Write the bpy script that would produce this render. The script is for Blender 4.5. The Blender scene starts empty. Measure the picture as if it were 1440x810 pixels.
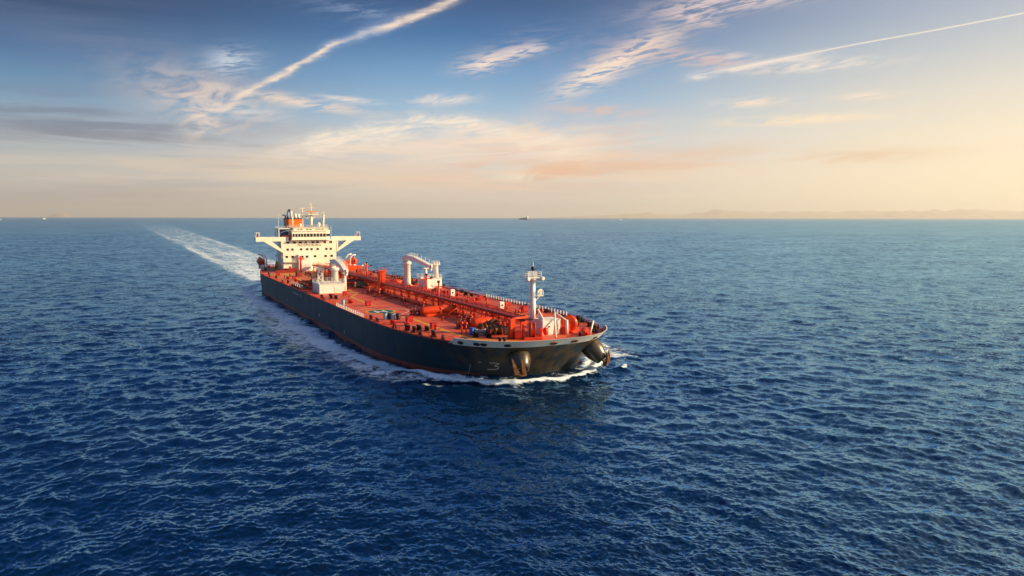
import bpy, bmesh, math, random
import numpy as np
from mathutils import Vector, Matrix
R = math.radians
DENOISE = True
sc = bpy.context.scene
COL = sc.collection
random.seed(7)

# ------------------------------------------------------------------ camera
CAM_H = 29.96
PITCH = math.atan((405 - 306) / 992.0)
cd = bpy.data.cameras.new('camera'); cam = bpy.data.objects.new('camera', cd); COL.objects.link(cam)
cd.sensor_width = 36.0; cd.lens = 36.0 * 992.0 / 1440.0
cd.clip_start = 0.5; cd.clip_end = 200000
cam.matrix_world = Matrix.Translation((0, 0, CAM_H)) @ Matrix.Rotation(R(90) - PITCH, 4, 'X') @ Matrix.Rotation(0.0015, 4, 'Z')
sc.camera = cam
sc.cycles.use_denoising = DENOISE
try: sc.cycles.denoiser = 'OPENIMAGEDENOISE'
except Exception: pass
sc.cycles.max_bounces = 6
sc.cycles.volume_bounces = 0
sc.cycles.sample_clamp_indirect = 6

# ------------------------------------------------------------------ light
SUN_AZ, SUN_EL = 93.0, 21.5           # azimuth to the right of the view axis, elevation
SUN_STRENGTH = 5.0
SKY_STRENGTH = 0.05
EXPOSURE = 0.6
vs = sc.view_settings
vs.view_transform = 'Standard'; vs.look = 'None'; vs.gamma = 1; vs.exposure = EXPOSURE; vs.use_curve_mapping = False
sd = bpy.data.lights.new('sun', 'SUN'); sun = bpy.data.objects.new('sun', sd); COL.objects.link(sun)
sd.energy = SUN_STRENGTH; sd.angle = R(0.5); sd.color = (1.0, 0.77, 0.45)
sdir = Vector((math.sin(R(SUN_AZ)) * math.cos(R(SUN_EL)), math.cos(R(SUN_AZ)) * math.cos(R(SUN_EL)), math.sin(R(SUN_EL))))
sun.rotation_euler = (-sdir).to_track_quat('-Z', 'Y').to_euler()
sun.location = sdir * 300

# ------------------------------------------------------------------ node helpers
def lin(c):
    return tuple((((x / 255) / 12.92) if x / 255 <= 0.04045 else ((x / 255 + 0.055) / 1.055) ** 2.4) for x in c[:3]) + (1.0,)
class X:
    """one scalar socket (or number) of a node tree, with arithmetic"""
    def __init__(s, nt, v): s.nt, s.v = nt, v
    def _m(s, op, *a):
        n = s.nt.nodes.new('ShaderNodeMath'); n.operation = op
        for i, q in enumerate((s,) + a):
            q = q.v if isinstance(q, X) else q
            if hasattr(q, 'is_linked'): s.nt.links.new(q, n.inputs[i])
            else: n.inputs[i].default_value = q
        return X(s.nt, n.outputs[0])
    def __add__(s, o): return s._m('ADD', o)
    def __sub__(s, o): return s._m('SUBTRACT', o)
    def __rsub__(s, o): return X(s.nt, o)._m('SUBTRACT', s)
    def __mul__(s, o): return s._m('MULTIPLY', o)
    def __truediv__(s, o): return s._m('DIVIDE', o)
    __radd__ = __add__; __rmul__ = __mul__
    def pw(s, o): return s._m('POWER', o)
    def clip(s): return s._m('MAXIMUM', 0.0)._m('MINIMUM', 1.0)
    def mx(s, o): return s._m('MAXIMUM', o)
    def mn(s, o): return s._m('MINIMUM', o)
    def exp(s): return s._m('EXPONENT')
    def step(s, a, b):
        n = s.nt.nodes.new('ShaderNodeMapRange'); n.interpolation_type = 'SMOOTHSTEP'
        s.nt.links.new(s.v, n.inputs[0]); n.inputs[1].default_value = a; n.inputs[2].default_value = b
        return X(s.nt, n.outputs[0])
def nvec(nt, x, y, z=0.0):
    n = nt.nodes.new('ShaderNodeCombineXYZ')
    for i, q in enumerate((x, y, z)):
        if isinstance(q, X) and hasattr(q.v, 'is_linked'): nt.links.new(q.v, n.inputs[i])
        else: n.inputs[i].default_value = q.v if isinstance(q, X) else q
    return n.outputs[0]
def nsep(nt, s):
    n = nt.nodes.new('ShaderNodeSeparateXYZ'); nt.links.new(s, n.inputs[0])
    return [X(nt, o) for o in n.outputs]
def nnoise(nt, vec, scale=1.0, detail=3.0, rough=0.5, dist=0.0, color=False):
    n = nt.nodes.new('ShaderNodeTexNoise'); n.inputs['Scale'].default_value = scale
    n.inputs['Detail'].default_value = detail; n.inputs['Roughness'].default_value = rough; n.inputs['Distortion'].default_value = dist
    if vec is not None: nt.links.new(vec, n.inputs['Vector'])
    return n.outputs['Color'] if color else X(nt, n.outputs[0])
def nmix(nt, f, a, b, blend='MIX'):
    n = nt.nodes.new('ShaderNodeMix'); n.data_type = 'RGBA'; n.blend_type = blend; n.clamp_factor = True
    for i, q in ((0, f), (6, a), (7, b)):
        q = q.v if isinstance(q, X) else q
        if hasattr(q, 'is_linked'): nt.links.new(q, n.inputs[i])
        elif i == 0: n.inputs[0].default_value = q
        else: n.inputs[i].default_value = q if len(q) == 4 else tuple(q) + (1.0,)
    return n.outputs[2]
def nramp(nt, f, stops, interp='EASE'):
    n = nt.nodes.new('ShaderNodeValToRGB'); n.color_ramp.interpolation = interp
    e = n.color_ramp.elements
    e[0].position, e[0].color = stops[0]; e[1].position, e[1].color = stops[-1]
    for p, c in stops[1:-1]:
        q = e.new(p); q.color = c
    nt.links.new(f.v, n.inputs[0])
    return n.outputs[0]

# ------------------------------------------------------------------ sky
w = bpy.data.worlds.new('World'); sc.world = w; w.use_nodes = True
nt = w.node_tree; nt.nodes.clear()
tc = nt.nodes.new('ShaderNodeTexCoord')
gx, gy, gz = nsep(nt, tc.outputs['Generated'])
D2R = 180 / math.pi
hyp = (gx * gx + gy * gy).pw(0.5)
el = gz._m('ARCTAN2', hyp) * D2R
az = gx._m('ARCTAN2', gy) * D2R
side = gx / hyp.mx(0.0001)
t = (el.mx(0.0) / 90.0).pw(0.5)
def tp(e): return math.sqrt(e / 90)
def stops(rows): return [(tp(e), lin(c)) for e, c in rows]
skyL = nramp(nt, t, stops([(0.0, (178, 171, 154)), (1.6, (190, 184, 174)), (3.4, (190, 190, 186)), (6, (152, 170, 186)), (8.8, (92, 144, 182)), (11.4, (30, 94, 146)), (14, (0, 56, 102)), (16.5, (0, 34, 78)), (28, (12, 78, 146)), (45, (8, 56, 112)), (90, (5, 36, 80))]), 'LINEAR')
skyC = nramp(nt, t, stops([(0.0, (224, 210, 192)), (1.6, (224, 211, 196)), (3.4, (222, 214, 204)), (6, (190, 206, 218)), (8.8, (146, 184, 214)), (11.4, (102, 154, 198)), (14, (44, 108, 164)), (16.5, (14, 78, 132)), (28, (26, 90, 154)), (45, (12, 62, 122)), (90, (6, 38, 84))]), 'LINEAR')
skyR = nramp(nt, t, stops([(0.0, (255, 234, 196)), (1.6, (255, 236, 198)), (3.4, (254, 234, 198)), (6, (244, 228, 200)), (8.8, (220, 214, 202)), (11.4, (186, 194, 200)), (14, (154, 170, 192)), (16.5, (136, 152, 182)), (28, (96, 128, 166)), (45, (46, 82, 124)), (90, (7, 38, 84))]), 'LINEAR')
base = nmix(nt, ((side + 0.10) * -2.0).clip().step(0.0, 1.0), skyC, skyL)
base = nmix(nt, ((side - 0.02) * 1.75).clip().step(0.0, 1.0), base, skyR)
base = nmix(nt, (gy * -1.0).step(0.0, 0.8) * el.step(2.0, 14.0) * 0.85, base, lin((70, 130, 196)))   # unseen sky behind the viewer, brightened to add fill light in the shade
# --- clouds and contrails, placed by azimuth and elevation in the sky
def blob(a0, e0, ra, re, ang=0.0):
    c, s = math.cos(R(ang)), math.sin(R(ang))
    dx, dy = az - a0, el - e0
    u = (dx * c + dy * s) / ra; v = (dy * c - dx * s) / re
    return ((u * u + v * v) * -1.0).exp()
def curve_el(pts):
    n = nt.nodes.new('ShaderNodeFloatCurve')
    a0, a1 = pts[0][0], pts[-1][0]
    cu = n.mapping.curves[0]
    P = [((a - a0) / (a1 - a0), e / 20) for a, e in pts]
    cu.points[0].location = P[0]; cu.points[1].location = P[-1]
    for p in P[1:-1]: cu.points.new(*p)
    n.mapping.update()
    f = ((az - a0) / (a1 - a0))
    nt.links.new(f.clip().v, n.inputs['Value'])
    return X(nt, n.outputs[0]) * 20.0, f
front = gy.step(0.3, 0.5)
def fb(sa, se, detail=5, rough=0.55, dist=0.0, rot=0.0, seed=0.0):
    c, s = math.cos(R(rot)), math.sin(R(rot))
    return nnoise(nt, nvec(nt, (az * c + el * s) * sa, (el * c - az * s) * se, seed), 1.0, detail, rough, dist)
n_streak = fb(0.055, 0.75, 6, 0.6, 0.3, 2.0, 3.1)
n_fine = fb(0.45, 2.4, 4, 0.6, 0.4, 6.0, 7.7)
n_puff = fb(0.35, 0.9, 6, 0.62, 0.6, 10.0, 1.3)
n_rip = fb(0.5, 3.6, 3, 0.6, 0.6, 8.0, 5.2)
col = base
def lay(c, m, rgb, op=1.0):
    return nmix(nt, (m * op * front).clip(), c, lin(rgb))
# pale and grey veils low in the sky
col = lay(col, n_streak.step(0.38, 0.62) * blob(-6, 4.4, 26, 2.2), (246, 226, 206), 0.75)
col = lay(col, n_streak.step(0.44, 0.60) * blob(-31, 6.4, 13, 1.7, -4), (100, 116, 142), 0.75)
col = lay(col, fb(0.05, 0.9, 5, 0.6, 0.2, -3, 9.0).step(0.42, 0.60) * blob(-27, 4.9, 12, 0.9, -3), (110, 118, 136), 0.8)
col = lay(col, n_streak.step(0.30, 0.7) * blob(-27, 10.5, 10, 3.2, -12), (112, 128, 158), 0.55)
col = lay(col, fb(0.07, 0.8, 5, 0.55, 0.4, 0, 14.0).step(0.44, 0.62) * blob(-22, 3.5, 17, 1.1), (232, 208, 180), 0.75)
col = lay(col, fb(0.06, 1.1, 5, 0.6, 0.5, 2, 33.0).step(0.46, 0.60) * blob(-15, 2.9, 20, 1.3), (240, 216, 188), 0.7)
col = lay(col, fb(0.05, 1.0, 4, 0.55, 0.3, 1, 37.0).step(0.46, 0.66) * blob(-20, 2.0, 22, 0.9), (160, 156, 156), 0.45)
col = lay(col, fb(0.09, 0.7, 5, 0.6, 0.6, 3, 21.0).step(0.34, 0.58) * blob(3.0, 3.9, 9.5, 1.5, 2) * (n_fine.step(0.3, 0.6) * 0.5 + 0.5), (244, 184, 146), 1.0)
col = lay(col, fb(0.08, 1.3, 5, 0.62, 0.6, 4, 41.0).step(0.40, 0.58) * blob(4.0, 5.4, 9.0, 1.0, -2), (246, 206, 178), 0.85)
col = lay(col, fb(0.07, 1.2, 5, 0.62, 0.5, -4, 47.0).step(0.42, 0.58) * blob(-10.0, 5.2, 9.0, 0.9, 4), (250, 226, 200), 0.8)
col = lay(col, n_puff.step(0.44, 0.6) * blob(1.5, 3.2, 3.4, 0.5, -4), (255, 236, 206), 0.8)
col = lay(col, fb(0.12, 0.9, 5, 0.6, 0.5, 2, 25.0).step(0.40, 0.60) * blob(13, 4.5, 9, 0.9, 2), (238, 190, 152), 0.65)
col = lay(col, fb(0.12, 0.9, 5, 0.6, 0.5, 2, 28.0).step(0.42, 0.58) * blob(25.0, 4.3, 5.5, 0.5, 2), (232, 188, 142), 0.7)
# the long bright bank over the ship
ec, f = curve_el([(-22, 3.7), (-18.2, 4.9), (-15.0, 5.75), (-12.3, 6.4), (-9.0, 7.0), (-6.8, 7.55), (-4.5, 7.45), (-1.7, 7.0), (1.1, 6.3), (5.0, 5.5), (9, 4.9)])
dv = (el - ec + (n_puff - 0.5) * 2.6 + (n_fine - 0.5) * 0.8)
dn = (dv / 0.62) * dv.step(-0.2, 0.2) + (dv / 1.05) * (1 - dv.step(-0.2, 0.2))
col = lay(col, (dn * dn * -1.0).exp() * f.step(0.0, 0.25) * (1 - f.step(0.8, 1.0)) * n_fine.step(0.2, 0.52) * (n_rip.step(0.32, 0.58) * 0.55 + 0.45), (255, 238, 216), 1.0)
col = lay(col, n_puff.step(0.40, 0.62) * blob(1.5, 6.4, 4.8, 1.3, -8), (255, 224, 196), 0.9)
col = lay(col, n_fine.step(0.38, 0.6) * blob(8.2, 6.9, 3.6, 0.9, -3), (226, 200, 188), 0.6)
col = lay(col, n_puff.step(0.38, 0.60) * blob(-5.5, 9.2, 2.2, 0.40, 3), (254, 234, 216), 0.95)
col = lay(col, n_rip.step(0.36, 0.70) * blob(0.0, 12.9, 3.6, 1.1, 16), (140, 148, 178), 0.75)
col = lay(col, n_rip.step(0.38, 0.58) * blob(-2.2, 12.0, 2.0, 0.62, 12), (255, 228, 208), 0.95)
col = lay(col, n_rip.step(0.36, 0.56) * blob(0.8, 12.85, 2.0, 0.42, 10), (250, 226, 212), 0.8)
col = lay(col, n_puff.step(0.36, 0.7) * blob(8.0, 13.0, 6.5, 1.8, 24), (146, 152, 182), 0.6)
col = lay(col, n_rip.step(0.34, 0.58) * blob(9.0, 12.3, 4.6, 0.95, 24), (255, 222, 198), 0.95)
col = lay(col, n_rip.step(0.34, 0.56) * blob(6.3, 10.9, 2.4, 0.75, 24), (255, 230, 208), 0.95)
col = lay(col, n_rip.step(0.38, 0.60) * blob(14, 12.0, 4.8, 0.6, -10), (226, 188, 178), 0.8)
col = lay(col, n_rip.step(0.38, 0.58) * blob(17.5, 15.9, 5.5, 0.75, 4), (242, 214, 206), 0.95)
col = lay(col, n_rip.step(0.40, 0.60) * blob(14, 14.8, 1.8, 0.4, -14), (240, 208, 198), 0.8)
col = lay(col, n_rip.step(0.40, 0.64) * blob(-12, 15.4, 3.5, 0.6, -4), (150, 170, 200), 0.5)
col = lay(col, n_fine.step(0.32, 0.56) * blob(21.8, 7.2, 5.4, 0.34, 0), (255, 230, 194), 1.0)
col = lay(col, n_fine.step(0.36, 0.56) * blob(18.2, 8.6, 2.4, 0.32, 0), (252, 226, 202), 0.9)
col = lay(col, n_fine.step(0.36, 0.56) * blob(26.0, 8.6, 1.8, 0.28, 0), (252, 226, 200), 0.8)
col = lay(col, n_fine.step(0.34, 0.56) * blob(7.0, 8.4, 4.2, 0.4, -3), (222, 190, 182), 0.8)
col = lay(col, n_rip.step(0.36, 0.58) * blob(-21.2, 11.3, 1.7, 0.85, 10), (206, 216, 228), 0.85)
col = lay(col, n_puff.step(0.36, 0.62) * blob(-23.0, 8.6, 4.4, 1.7, -10), (236, 212, 196), 0.85)
col = lay(col, n_puff.step(0.36, 0.62) * blob(-22.9, 6.9, 1.5, 1.3, 50), (252, 224, 200), 1.0)
col = lay(col, n_fine.step(0.34, 0.62) * blob(-16.2, 8.65, 5.2, 0.42, -7), (244, 220, 198), 0.95)
col = lay(col, n_rip.step(0.38, 0.58) * blob(-12.8, 9.0, 2.0, 0.22, -4), (244, 228, 214), 0.9)
col = lay(col, n_rip.step(0.38, 0.60) * blob(-20.0, 7.7, 2.2, 0.4, -4), (226, 220, 214), 0.7)
col = lay(col, fb(0.10, 1.6, 5, 0.62, 0.7, 5, 53.0).step(0.46, 0.60) * blob(-2.0, 5.6, 11.0, 1.2, 3), (255, 228, 204), 0.8)
col = lay(col, fb(0.08, 1.8, 5, 0.62, 0.5, -3, 59.0).step(0.47, 0.60) * blob(0.0, 3.0, 16.0, 1.0, 0), (250, 214, 184), 0.7)
# old wide contrail on the left
ec, f = curve_el([(-23.4, 5.6), (-22.9, 6.0), (-22.4, 7.0), (-21.7, 8.0), (-20.8, 8.7), (-19.2, 9.75), (-17.4, 10.75), (-15.9, 11.6), (-13.8, 12.9), (-12.1, 13.65), (-9.9, 14.5), (-7.2, 15.4), (-4.9, 16.4), (-2.0, 17.9)])
dv = (el - ec + (n_puff - 0.5) * 0.9 + (n_rip - 0.5) * 0.55) / (0.17 + 0.42 * (f - 0.45)._m('ABSOLUTE'))
trail = (dv * dv * -1.0).exp() * f.step(0.02, 0.16)
col = lay(col, (dv * dv * -0.25).exp() * f.step(0.3, 0.45) * (1 - f.step(0.6, 0.75)), (150, 172, 204), 0.7)
col = lay(col, trail * (n_fine.step(0.2, 0.6) * 0.6 + 0.4) * (1 - (f.step(0.42, 0.5) * (1 - f.step(0.58, 0.64))) * 0.65), (255, 228, 202), 0.95)
# fresh thin contrail and the streak below it, right
ec, f = curve_el([(12.6, 10.68), (15.4, 10.94), (20.45, 11.58), (25.2, 12.14), (29.6, 12.5), (35.1, 12.92), (44, 13.5)])
dv = (el - ec) / 0.042
col = lay(col, (dv * dv * -1.0).exp() * f.step(0.0, 0.2), (255, 238, 214), 0.85)
dv = (el - ec + 0.12 + (n_fine - 0.5) * 0.5) / 0.28
col = lay(col, (dv * dv * -1.0).exp() * f.step(0.0, 0.06) * (1 - f.step(0.24, 0.40)) * n_fine.step(0.25, 0.6), (255, 236, 218), 0.7)
col = lay(col, n_fine.step(0.35, 0.6) * blob(22.5, 10.95, 4.6, 0.42, 0), (250, 230, 212), 0.85)
col = lay(col, n_fine.step(0.35, 0.6) * blob(17.0, 11.95, 2.0, 0.3, -8), (240, 220, 210), 0.6)

# the bright haze round the sun itself, outside the frame on the right
sund = (gx * sdir.x + gy * sdir.y + gz * sdir.z)
glow = ((sund - 1.0) * 6.5).exp()
col = nmix(nt, (glow * 0.85).clip(), col, (2.3, 1.85, 1.2))
nish = nt.nodes.new('ShaderNodeTexSky'); nish.sky_type = 'NISHITA'; nish.sun_disc = False
nish.sun_elevation = R(SUN_EL); nish.sun_rotation = R(SUN_AZ); nish.altitude = 30
nish.dust_density = 2.0
def scale_col(c, k):
    n = nt.nodes.new('ShaderNodeVectorMath'); n.operation = 'SCALE'; nt.links.new(c, n.inputs[0]); n.inputs['Scale'].default_value = k
    return n.outputs[0]
bgA = nt.nodes.new('ShaderNodeBackground'); bgA.inputs['Strength'].default_value = 2 ** (-EXPOSURE) * 1.09
nt.links.new(col, bgA.inputs['Color'])
bgB = nt.nodes.new('ShaderNodeBackground'); bgB.inputs['Strength'].default_value = SKY_STRENGTH
nt.links.new(nish.outputs[0], bgB.inputs['Color'])
mixw = nt.nodes.new('ShaderNodeMixShader'); mixw.inputs[0].default_value = 0.90
nt.links.new(bgB.outputs[0], mixw.inputs[1]); nt.links.new(bgA.outputs[0], mixw.inputs[2])
wo = nt.nodes.new('ShaderNodeOutputWorld'); nt.links.new(mixw.outputs[0], wo.inputs[0])
w.cycles.sampling_method = 'MANUAL'; w.cycles.sample_map_resolution = 1024

# ------------------------------------------------------------------ object helpers
def tag(o, label=None, cat=None, group=None, kind=None):
    if label: o['label'] = label
    if cat: o['category'] = cat
    if group: o['group'] = group
    if kind: o['kind'] = kind
    return o
def empty(name, loc=(0, 0, 0), rz=0.0, parent=None):
    o = bpy.data.objects.new(name, None); COL.objects.link(o)
    o.location = loc; o.rotation_euler = (0, 0, rz); o.empty_display_size = 1
    if parent: o.parent = parent
    return o
class MB:
    """collects simple solids and links them as ONE mesh object"""
    def __init__(s): s.v, s.f, s.mi, s.sm = [], [], [], []; s.cur = 0
    def add(s, V, Fs, smooth=False):
        b = len(s.v); s.v += [tuple(q) for q in V]
        for q in Fs:
            s.f.append(tuple(i + b for i in q)); s.mi.append(s.cur); s.sm.append(smooth)
        return s
    def box(s, x0, x1, y0, y1, z0, z1, bev=0.0, M=None):
        if bev:
            b = min(bev, (x1 - x0) / 2.2, (y1 - y0) / 2.2, (z1 - z0) / 2.2)
            V = []
            for (z, i) in ((z0, b), (z0 + b, 0), (z1 - b, 0), (z1, b)):
                a0, a1, c0, c1 = x0 + i, x1 - i, y0 + i, y1 - i
                k = b if i == 0 else 0
                V += [(a0 + k, c0, z), (a1 - k, c0, z), (a1, c0 + k, z), (a1, c1 - k, z), (a1 - k, c1, z), (a0 + k, c1, z), (a0, c1 - k, z), (a0, c0 + k, z)] if k else \
                     [(a0, c0, z), (a1, c0, z), (a1, c0, z), (a1, c1, z), (a1, c1, z), (a0, c1, z), (a0, c1, z), (a0, c0, z)]
            Fs = [tuple(range(7, -1, -1)), tuple(range(24, 32))]
            for r in range(3):
                for i in range(8): Fs.append((r * 8 + i, r * 8 + (i + 1) % 8, r * 8 + 8 + (i + 1) % 8, r * 8 + 8 + i))
        else:
            V = [(x0, y0, z0), (x1, y0, z0), (x1, y1, z0), (x0, y1, z0), (x0, y0, z1), (x1, y0, z1), (x1, y1, z1), (x0, y1, z1)]
            Fs = [(3, 2, 1, 0), (4, 5, 6, 7), (0, 1, 5, 4), (1, 2, 6, 5), (2, 3, 7, 6), (3, 0, 4, 7)]
        if M is not None: V = [M @ Vector(q) for q in V]
        return s.add(V, Fs)
    def tube(s, pts, r, n=8, cap=True, r1=None):
        pts = [Vector(q) for q in pts]; m = len(pts); V = []; up = None
        for i, q in enumerate(pts):
            d = (pts[min(i + 1, m - 1)] - pts[max(i - 1, 0)]).normalized()
            if up is None or abs(up.dot(d)) > 0.98: up = Vector((0, 0, 1)) if abs(d.z) < 0.9 else Vector((1, 0, 0))
            a = d.cross(up).normalized(); b = a.cross(d).normalized(); up = b
            rr = r if r1 is None else r + (r1 - r) * i / max(1, m - 1)
            V += [q + (a * math.cos(2 * math.pi * k / n) + b * math.sin(2 * math.pi * k / n)) * rr for k in range(n)]
        Fs = []
        for i in range(m - 1):
            for k in range(n): Fs.append((i * n + k, i * n + (k + 1) % n, (i + 1) * n + (k + 1) % n, (i + 1) * n + k))
        s.add(V, Fs, n > 5)
        if cap: s.add(V[:n], [tuple(range(n - 1, -1, -1))]); s.add(V[-n:], [tuple(range(n))])
        return s
    def lathe(s, prof, c=(0, 0, 0), n=16, M=None, smooth=True):
        V, Fs = [], []
        for (r, z) in prof:
            for k in range(n):
                q = Vector((c[0] + r * math.cos(2 * math.pi * k / n), c[1] + r * math.sin(2 * math.pi * k / n), c[2] + z))
                V.append(M @ q if M is not None else q)
        for i in range(len(prof) - 1):
            for k in range(n): Fs.append((i * n + k, i * n + (k + 1) % n, (i + 1) * n + (k + 1) % n, (i + 1) * n + k))
        s.add(V, Fs, smooth)
        m = len(prof) - 1
        s.add(V[:n], [tuple(range(n - 1, -1, -1))]); s.add(V[m * n:], [tuple(range(n))])
        return s
    def cyl(s, c, r, h, n=16, r1=None): return s.lathe([(r, 0), (r if r1 is None else r1, h)], c, n)
    def prism(s, poly, y0, y1, axis='y', M=None):
        """poly in the plane across the axis, extruded between y0 and y1 (any simple polygon)"""
        n = len(poly)
        mk = {'y': lambda a, b, d: (a, d, b), 'x': lambda a, b, d: (d, a, b), 'z': lambda a, b, d: (a, b, d)}[axis]
        V = [mk(a, b, y0) for a, b in poly] + [mk(a, b, y1) for a, b in poly]
        if M is not None: V = [M @ Vector(q) for q in V]
        Fs = [tuple(range(n - 1, -1, -1)), tuple(range(n, 2 * n))] + [(i, (i + 1) % n, n + (i + 1) % n, n + i) for i in range(n)]
        return s.add(V, Fs)
    def build(s, name, mats, parent=None, fix=True):
        me = bpy.data.meshes.new(name); me.from_pydata(s.v, [], s.f)
        mats = mats if isinstance(mats, (list, tuple)) else [mats]
        for m in mats: me.materials.append(m)
        me.polygons.foreach_set('material_index', s.mi); me.polygons.foreach_set('use_smooth', s.sm)
        if fix:
            bm = bmesh.new(); bm.from_mesh(me)
            bmesh.ops.remove_doubles(bm, verts=bm.verts, dist=1e-5)
            bmesh.ops.dissolve_degenerate(bm, edges=bm.edges, dist=1e-5)
            bmesh.ops.recalc_face_normals(bm, faces=bm.faces); bm.to_mesh(me); bm.free()
        me.update()
        o = bpy.data.objects.new(name, me); COL.objects.link(o)
        if parent: o.parent = parent
        return o
def copy_tree(o, parent=None, loc=None, rz=None, label=None):
    c = o.copy(); COL.objects.link(c); c.parent = parent
    if loc is not None: c.location = loc
    if rz is not None: c.rotation_euler = (0, 0, rz)
    if label: c['label'] = label
    for ch in list(o.children): copy_tree(ch, c)
    return c

# ------------------------------------------------------------------ materials
def paint(name, rgb, rough=0.5, var=0.18, scale=0.6, dirt=None, dirt_amt=0.0, metal=0.0, streak=False, spec=0.4, bump=0.0):
    m = bpy.data.materials.new(name); m.use_nodes = True; n = m.node_tree; b = n.nodes['Principled BSDF']
    tcn = n.nodes.new('ShaderNodeTexCoord')
    a = nnoise(n, tcn.outputs['Object'], scale, 5, 0.6)
    c = nmix(n, a.step(0.3, 0.7), tuple(x * (1 - var) for x in rgb), tuple(min(1, x * (1 + var)) for x in rgb))
    if dirt:
        if streak:
            x, y, z = nsep(n, tcn.outputs['Object'])
            d = nnoise(n, nvec(n, x * 1.6, y * 1.6, z * 0.12), 1.0, 5, 0.65)
        else: d = nnoise(n, tcn.outputs['Object'], scale * 3.1, 6, 0.65)
        c = nmix(n, d.step(0.52, 0.75) * dirt_amt, c, dirt)
    n.links.new(c, b.inputs['Base Color'])
    b.inputs['Roughness'].default_value = rough; b.inputs['Metallic'].default_value = metal; b.inputs['Specular IOR Level'].default_value = spec
    rr = nnoise(n, tcn.outputs['Object'], scale * 4, 3, 0.5) * 0.25 + (rough - 0.12)
    n.links.new(rr.clip().v, b.inputs['Roughness'])
    return m
M = {}
M['white'] = paint('white_paint', (0.76, 0.73, 0.66), 0.45, 0.05, 0.5, (0.45, 0.27, 0.14), 0.35, streak=True)
M['cream'] = paint('cream_paint', (0.80, 0.73, 0.58), 0.5, 0.05, 0.3, (0.42, 0.27, 0.15), 0.25, streak=True)
M['red'] = paint('red_oxide_paint', (0.66, 0.045, 0.008), 0.45, 0.25, 0.5, (0.20, 0.03, 0.015), 0.6)
M['dark_red'] = paint('dark_red_paint', (0.26, 0.018, 0.010), 0.5, 0.3, 0.8, (0.06, 0.012, 0.01), 0.6)
M['orange_red'] = paint('bright_red_tank_paint', (0.72, 0.055, 0.006), 0.4, 0.15, 0.4, (0.30, 0.03, 0.01), 0.5)
M['orange'] = paint('orange_paint', (0.78, 0.13, 0.008), 0.45, 0.08, 0.3)
M['lifeboat'] = paint('lifeboat_orange', (0.78, 0.075, 0.015), 0.35, 0.08, 0.6)
M['black'] = paint('black_steel', (0.018, 0.016, 0.016), 0.45, 0.3, 0.8, (0.10, 0.035, 0.015), 0.5)
M['bronze'] = paint('black_bolster_paint', (0.045, 0.032, 0.016), 0.34, 0.4, 0.8, (0.12, 0.06, 0.02), 0.5, spec=0.6)
M['soot'] = paint('sooty_black', (0.02, 0.02, 0.022), 0.6, 0.3)
M['glass'] = paint('dark_window_glass', (0.025, 0.02, 0.018), 0.12, 0.1, spec=0.7)
M['green'] = paint('green_tarpaulin', (0.05, 0.09, 0.06), 0.7, 0.3, 1.0)
M['teal'] = paint('teal_deck_paint', (0.005, 0.10, 0.11), 0.55, 0.15, 0.8, (0.05, 0.06, 0.06), 0.5)
M['yellow'] = paint('yellow_marking_paint', (0.62, 0.33, 0.012), 0.55, 0.2, 0.8, (0.35, 0.12, 0.05), 0.7)
M['blue'] = paint('blue_drum_paint', (0.01, 0.08, 0.42), 0.4, 0.1)
M['ltblue'] = paint('pale_blue_drum_paint', (0.24, 0.42, 0.55), 0.4, 0.15)
M['rope'] = paint('grey_rope', (0.30, 0.27, 0.25), 0.9, 0.35, 4.0)
M['marking'] = paint('white_marking', (0.72, 0.68, 0.62), 0.55, 0.15, 1.0)
M['rust'] = paint('rusty_iron', (0.17, 0.065, 0.02), 0.75, 0.4, 1.5, (0.05, 0.03, 0.02), 0.7)
M['bluegrey'] = paint('blue_grey_steel', (0.10, 0.17, 0.30), 0.45, 0.2)
M['letter'] = paint('dark_lettering', (0.035, 0.02, 0.018), 0.6, 0.1)
M['redcan'] = paint('crimson_box_paint', (0.42, 0.012, 0.010), 0.5, 0.2)
# ------------------------------------------------------------------ ship frame
PSI, SX0, SY0, DECK = 0.4972, -85.659, 299.68, 7.2
SHIP_RZ = PSI - math.pi / 2
HX, HY, LX, LY = math.sin(PSI), -math.cos(PSI), math.cos(PSI), math.sin(PSI)
def W(s, t, z=0.0): return Vector((SX0 + s * HX + t * LX, SY0 + s * HY + t * LY, z))
STERN, SMID, BEAM2 = -38.0, 147.3, 22.0
def tip(z): return 190.9 + 7.6 * max(0.0, min(1.15, z / 8.3)) ** 1.35
def hb(s, z):
    """half breadth of the hull at station s and height z"""
    if s > SMID:
        L = tip(z) - SMID; p = 2.25 + 0.58 * max(0.0, min(1.0, z / 8.3))
        k = min(1.0, (s - SMID) / L)
        return BEAM2 * max(0.0, 1 - k ** p) ** (1 / p)
    if s < 25:
        k = (25 - s) / 63.0
        return BEAM2 * (1 - 0.5 * k ** 2.2) - max(0.0, (3.5 - z)) * 0.9 * k ** 2
    return BEAM2
def hb_np(S):
    L = tip(0) - SMID; p = 2.25
    k = np.clip((S - SMID) / L, 0, 1)
    o = BEAM2 * np.clip(1 - k ** p, 0, 1) ** (1 / p)
    k2 = np.clip((25 - S) / 63.0, 0, 1)
    return np.where(S < 25, BEAM2 * (1 - 0.5 * k2 ** 2.2) - 3.2 * k2 ** 2, o)

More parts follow.
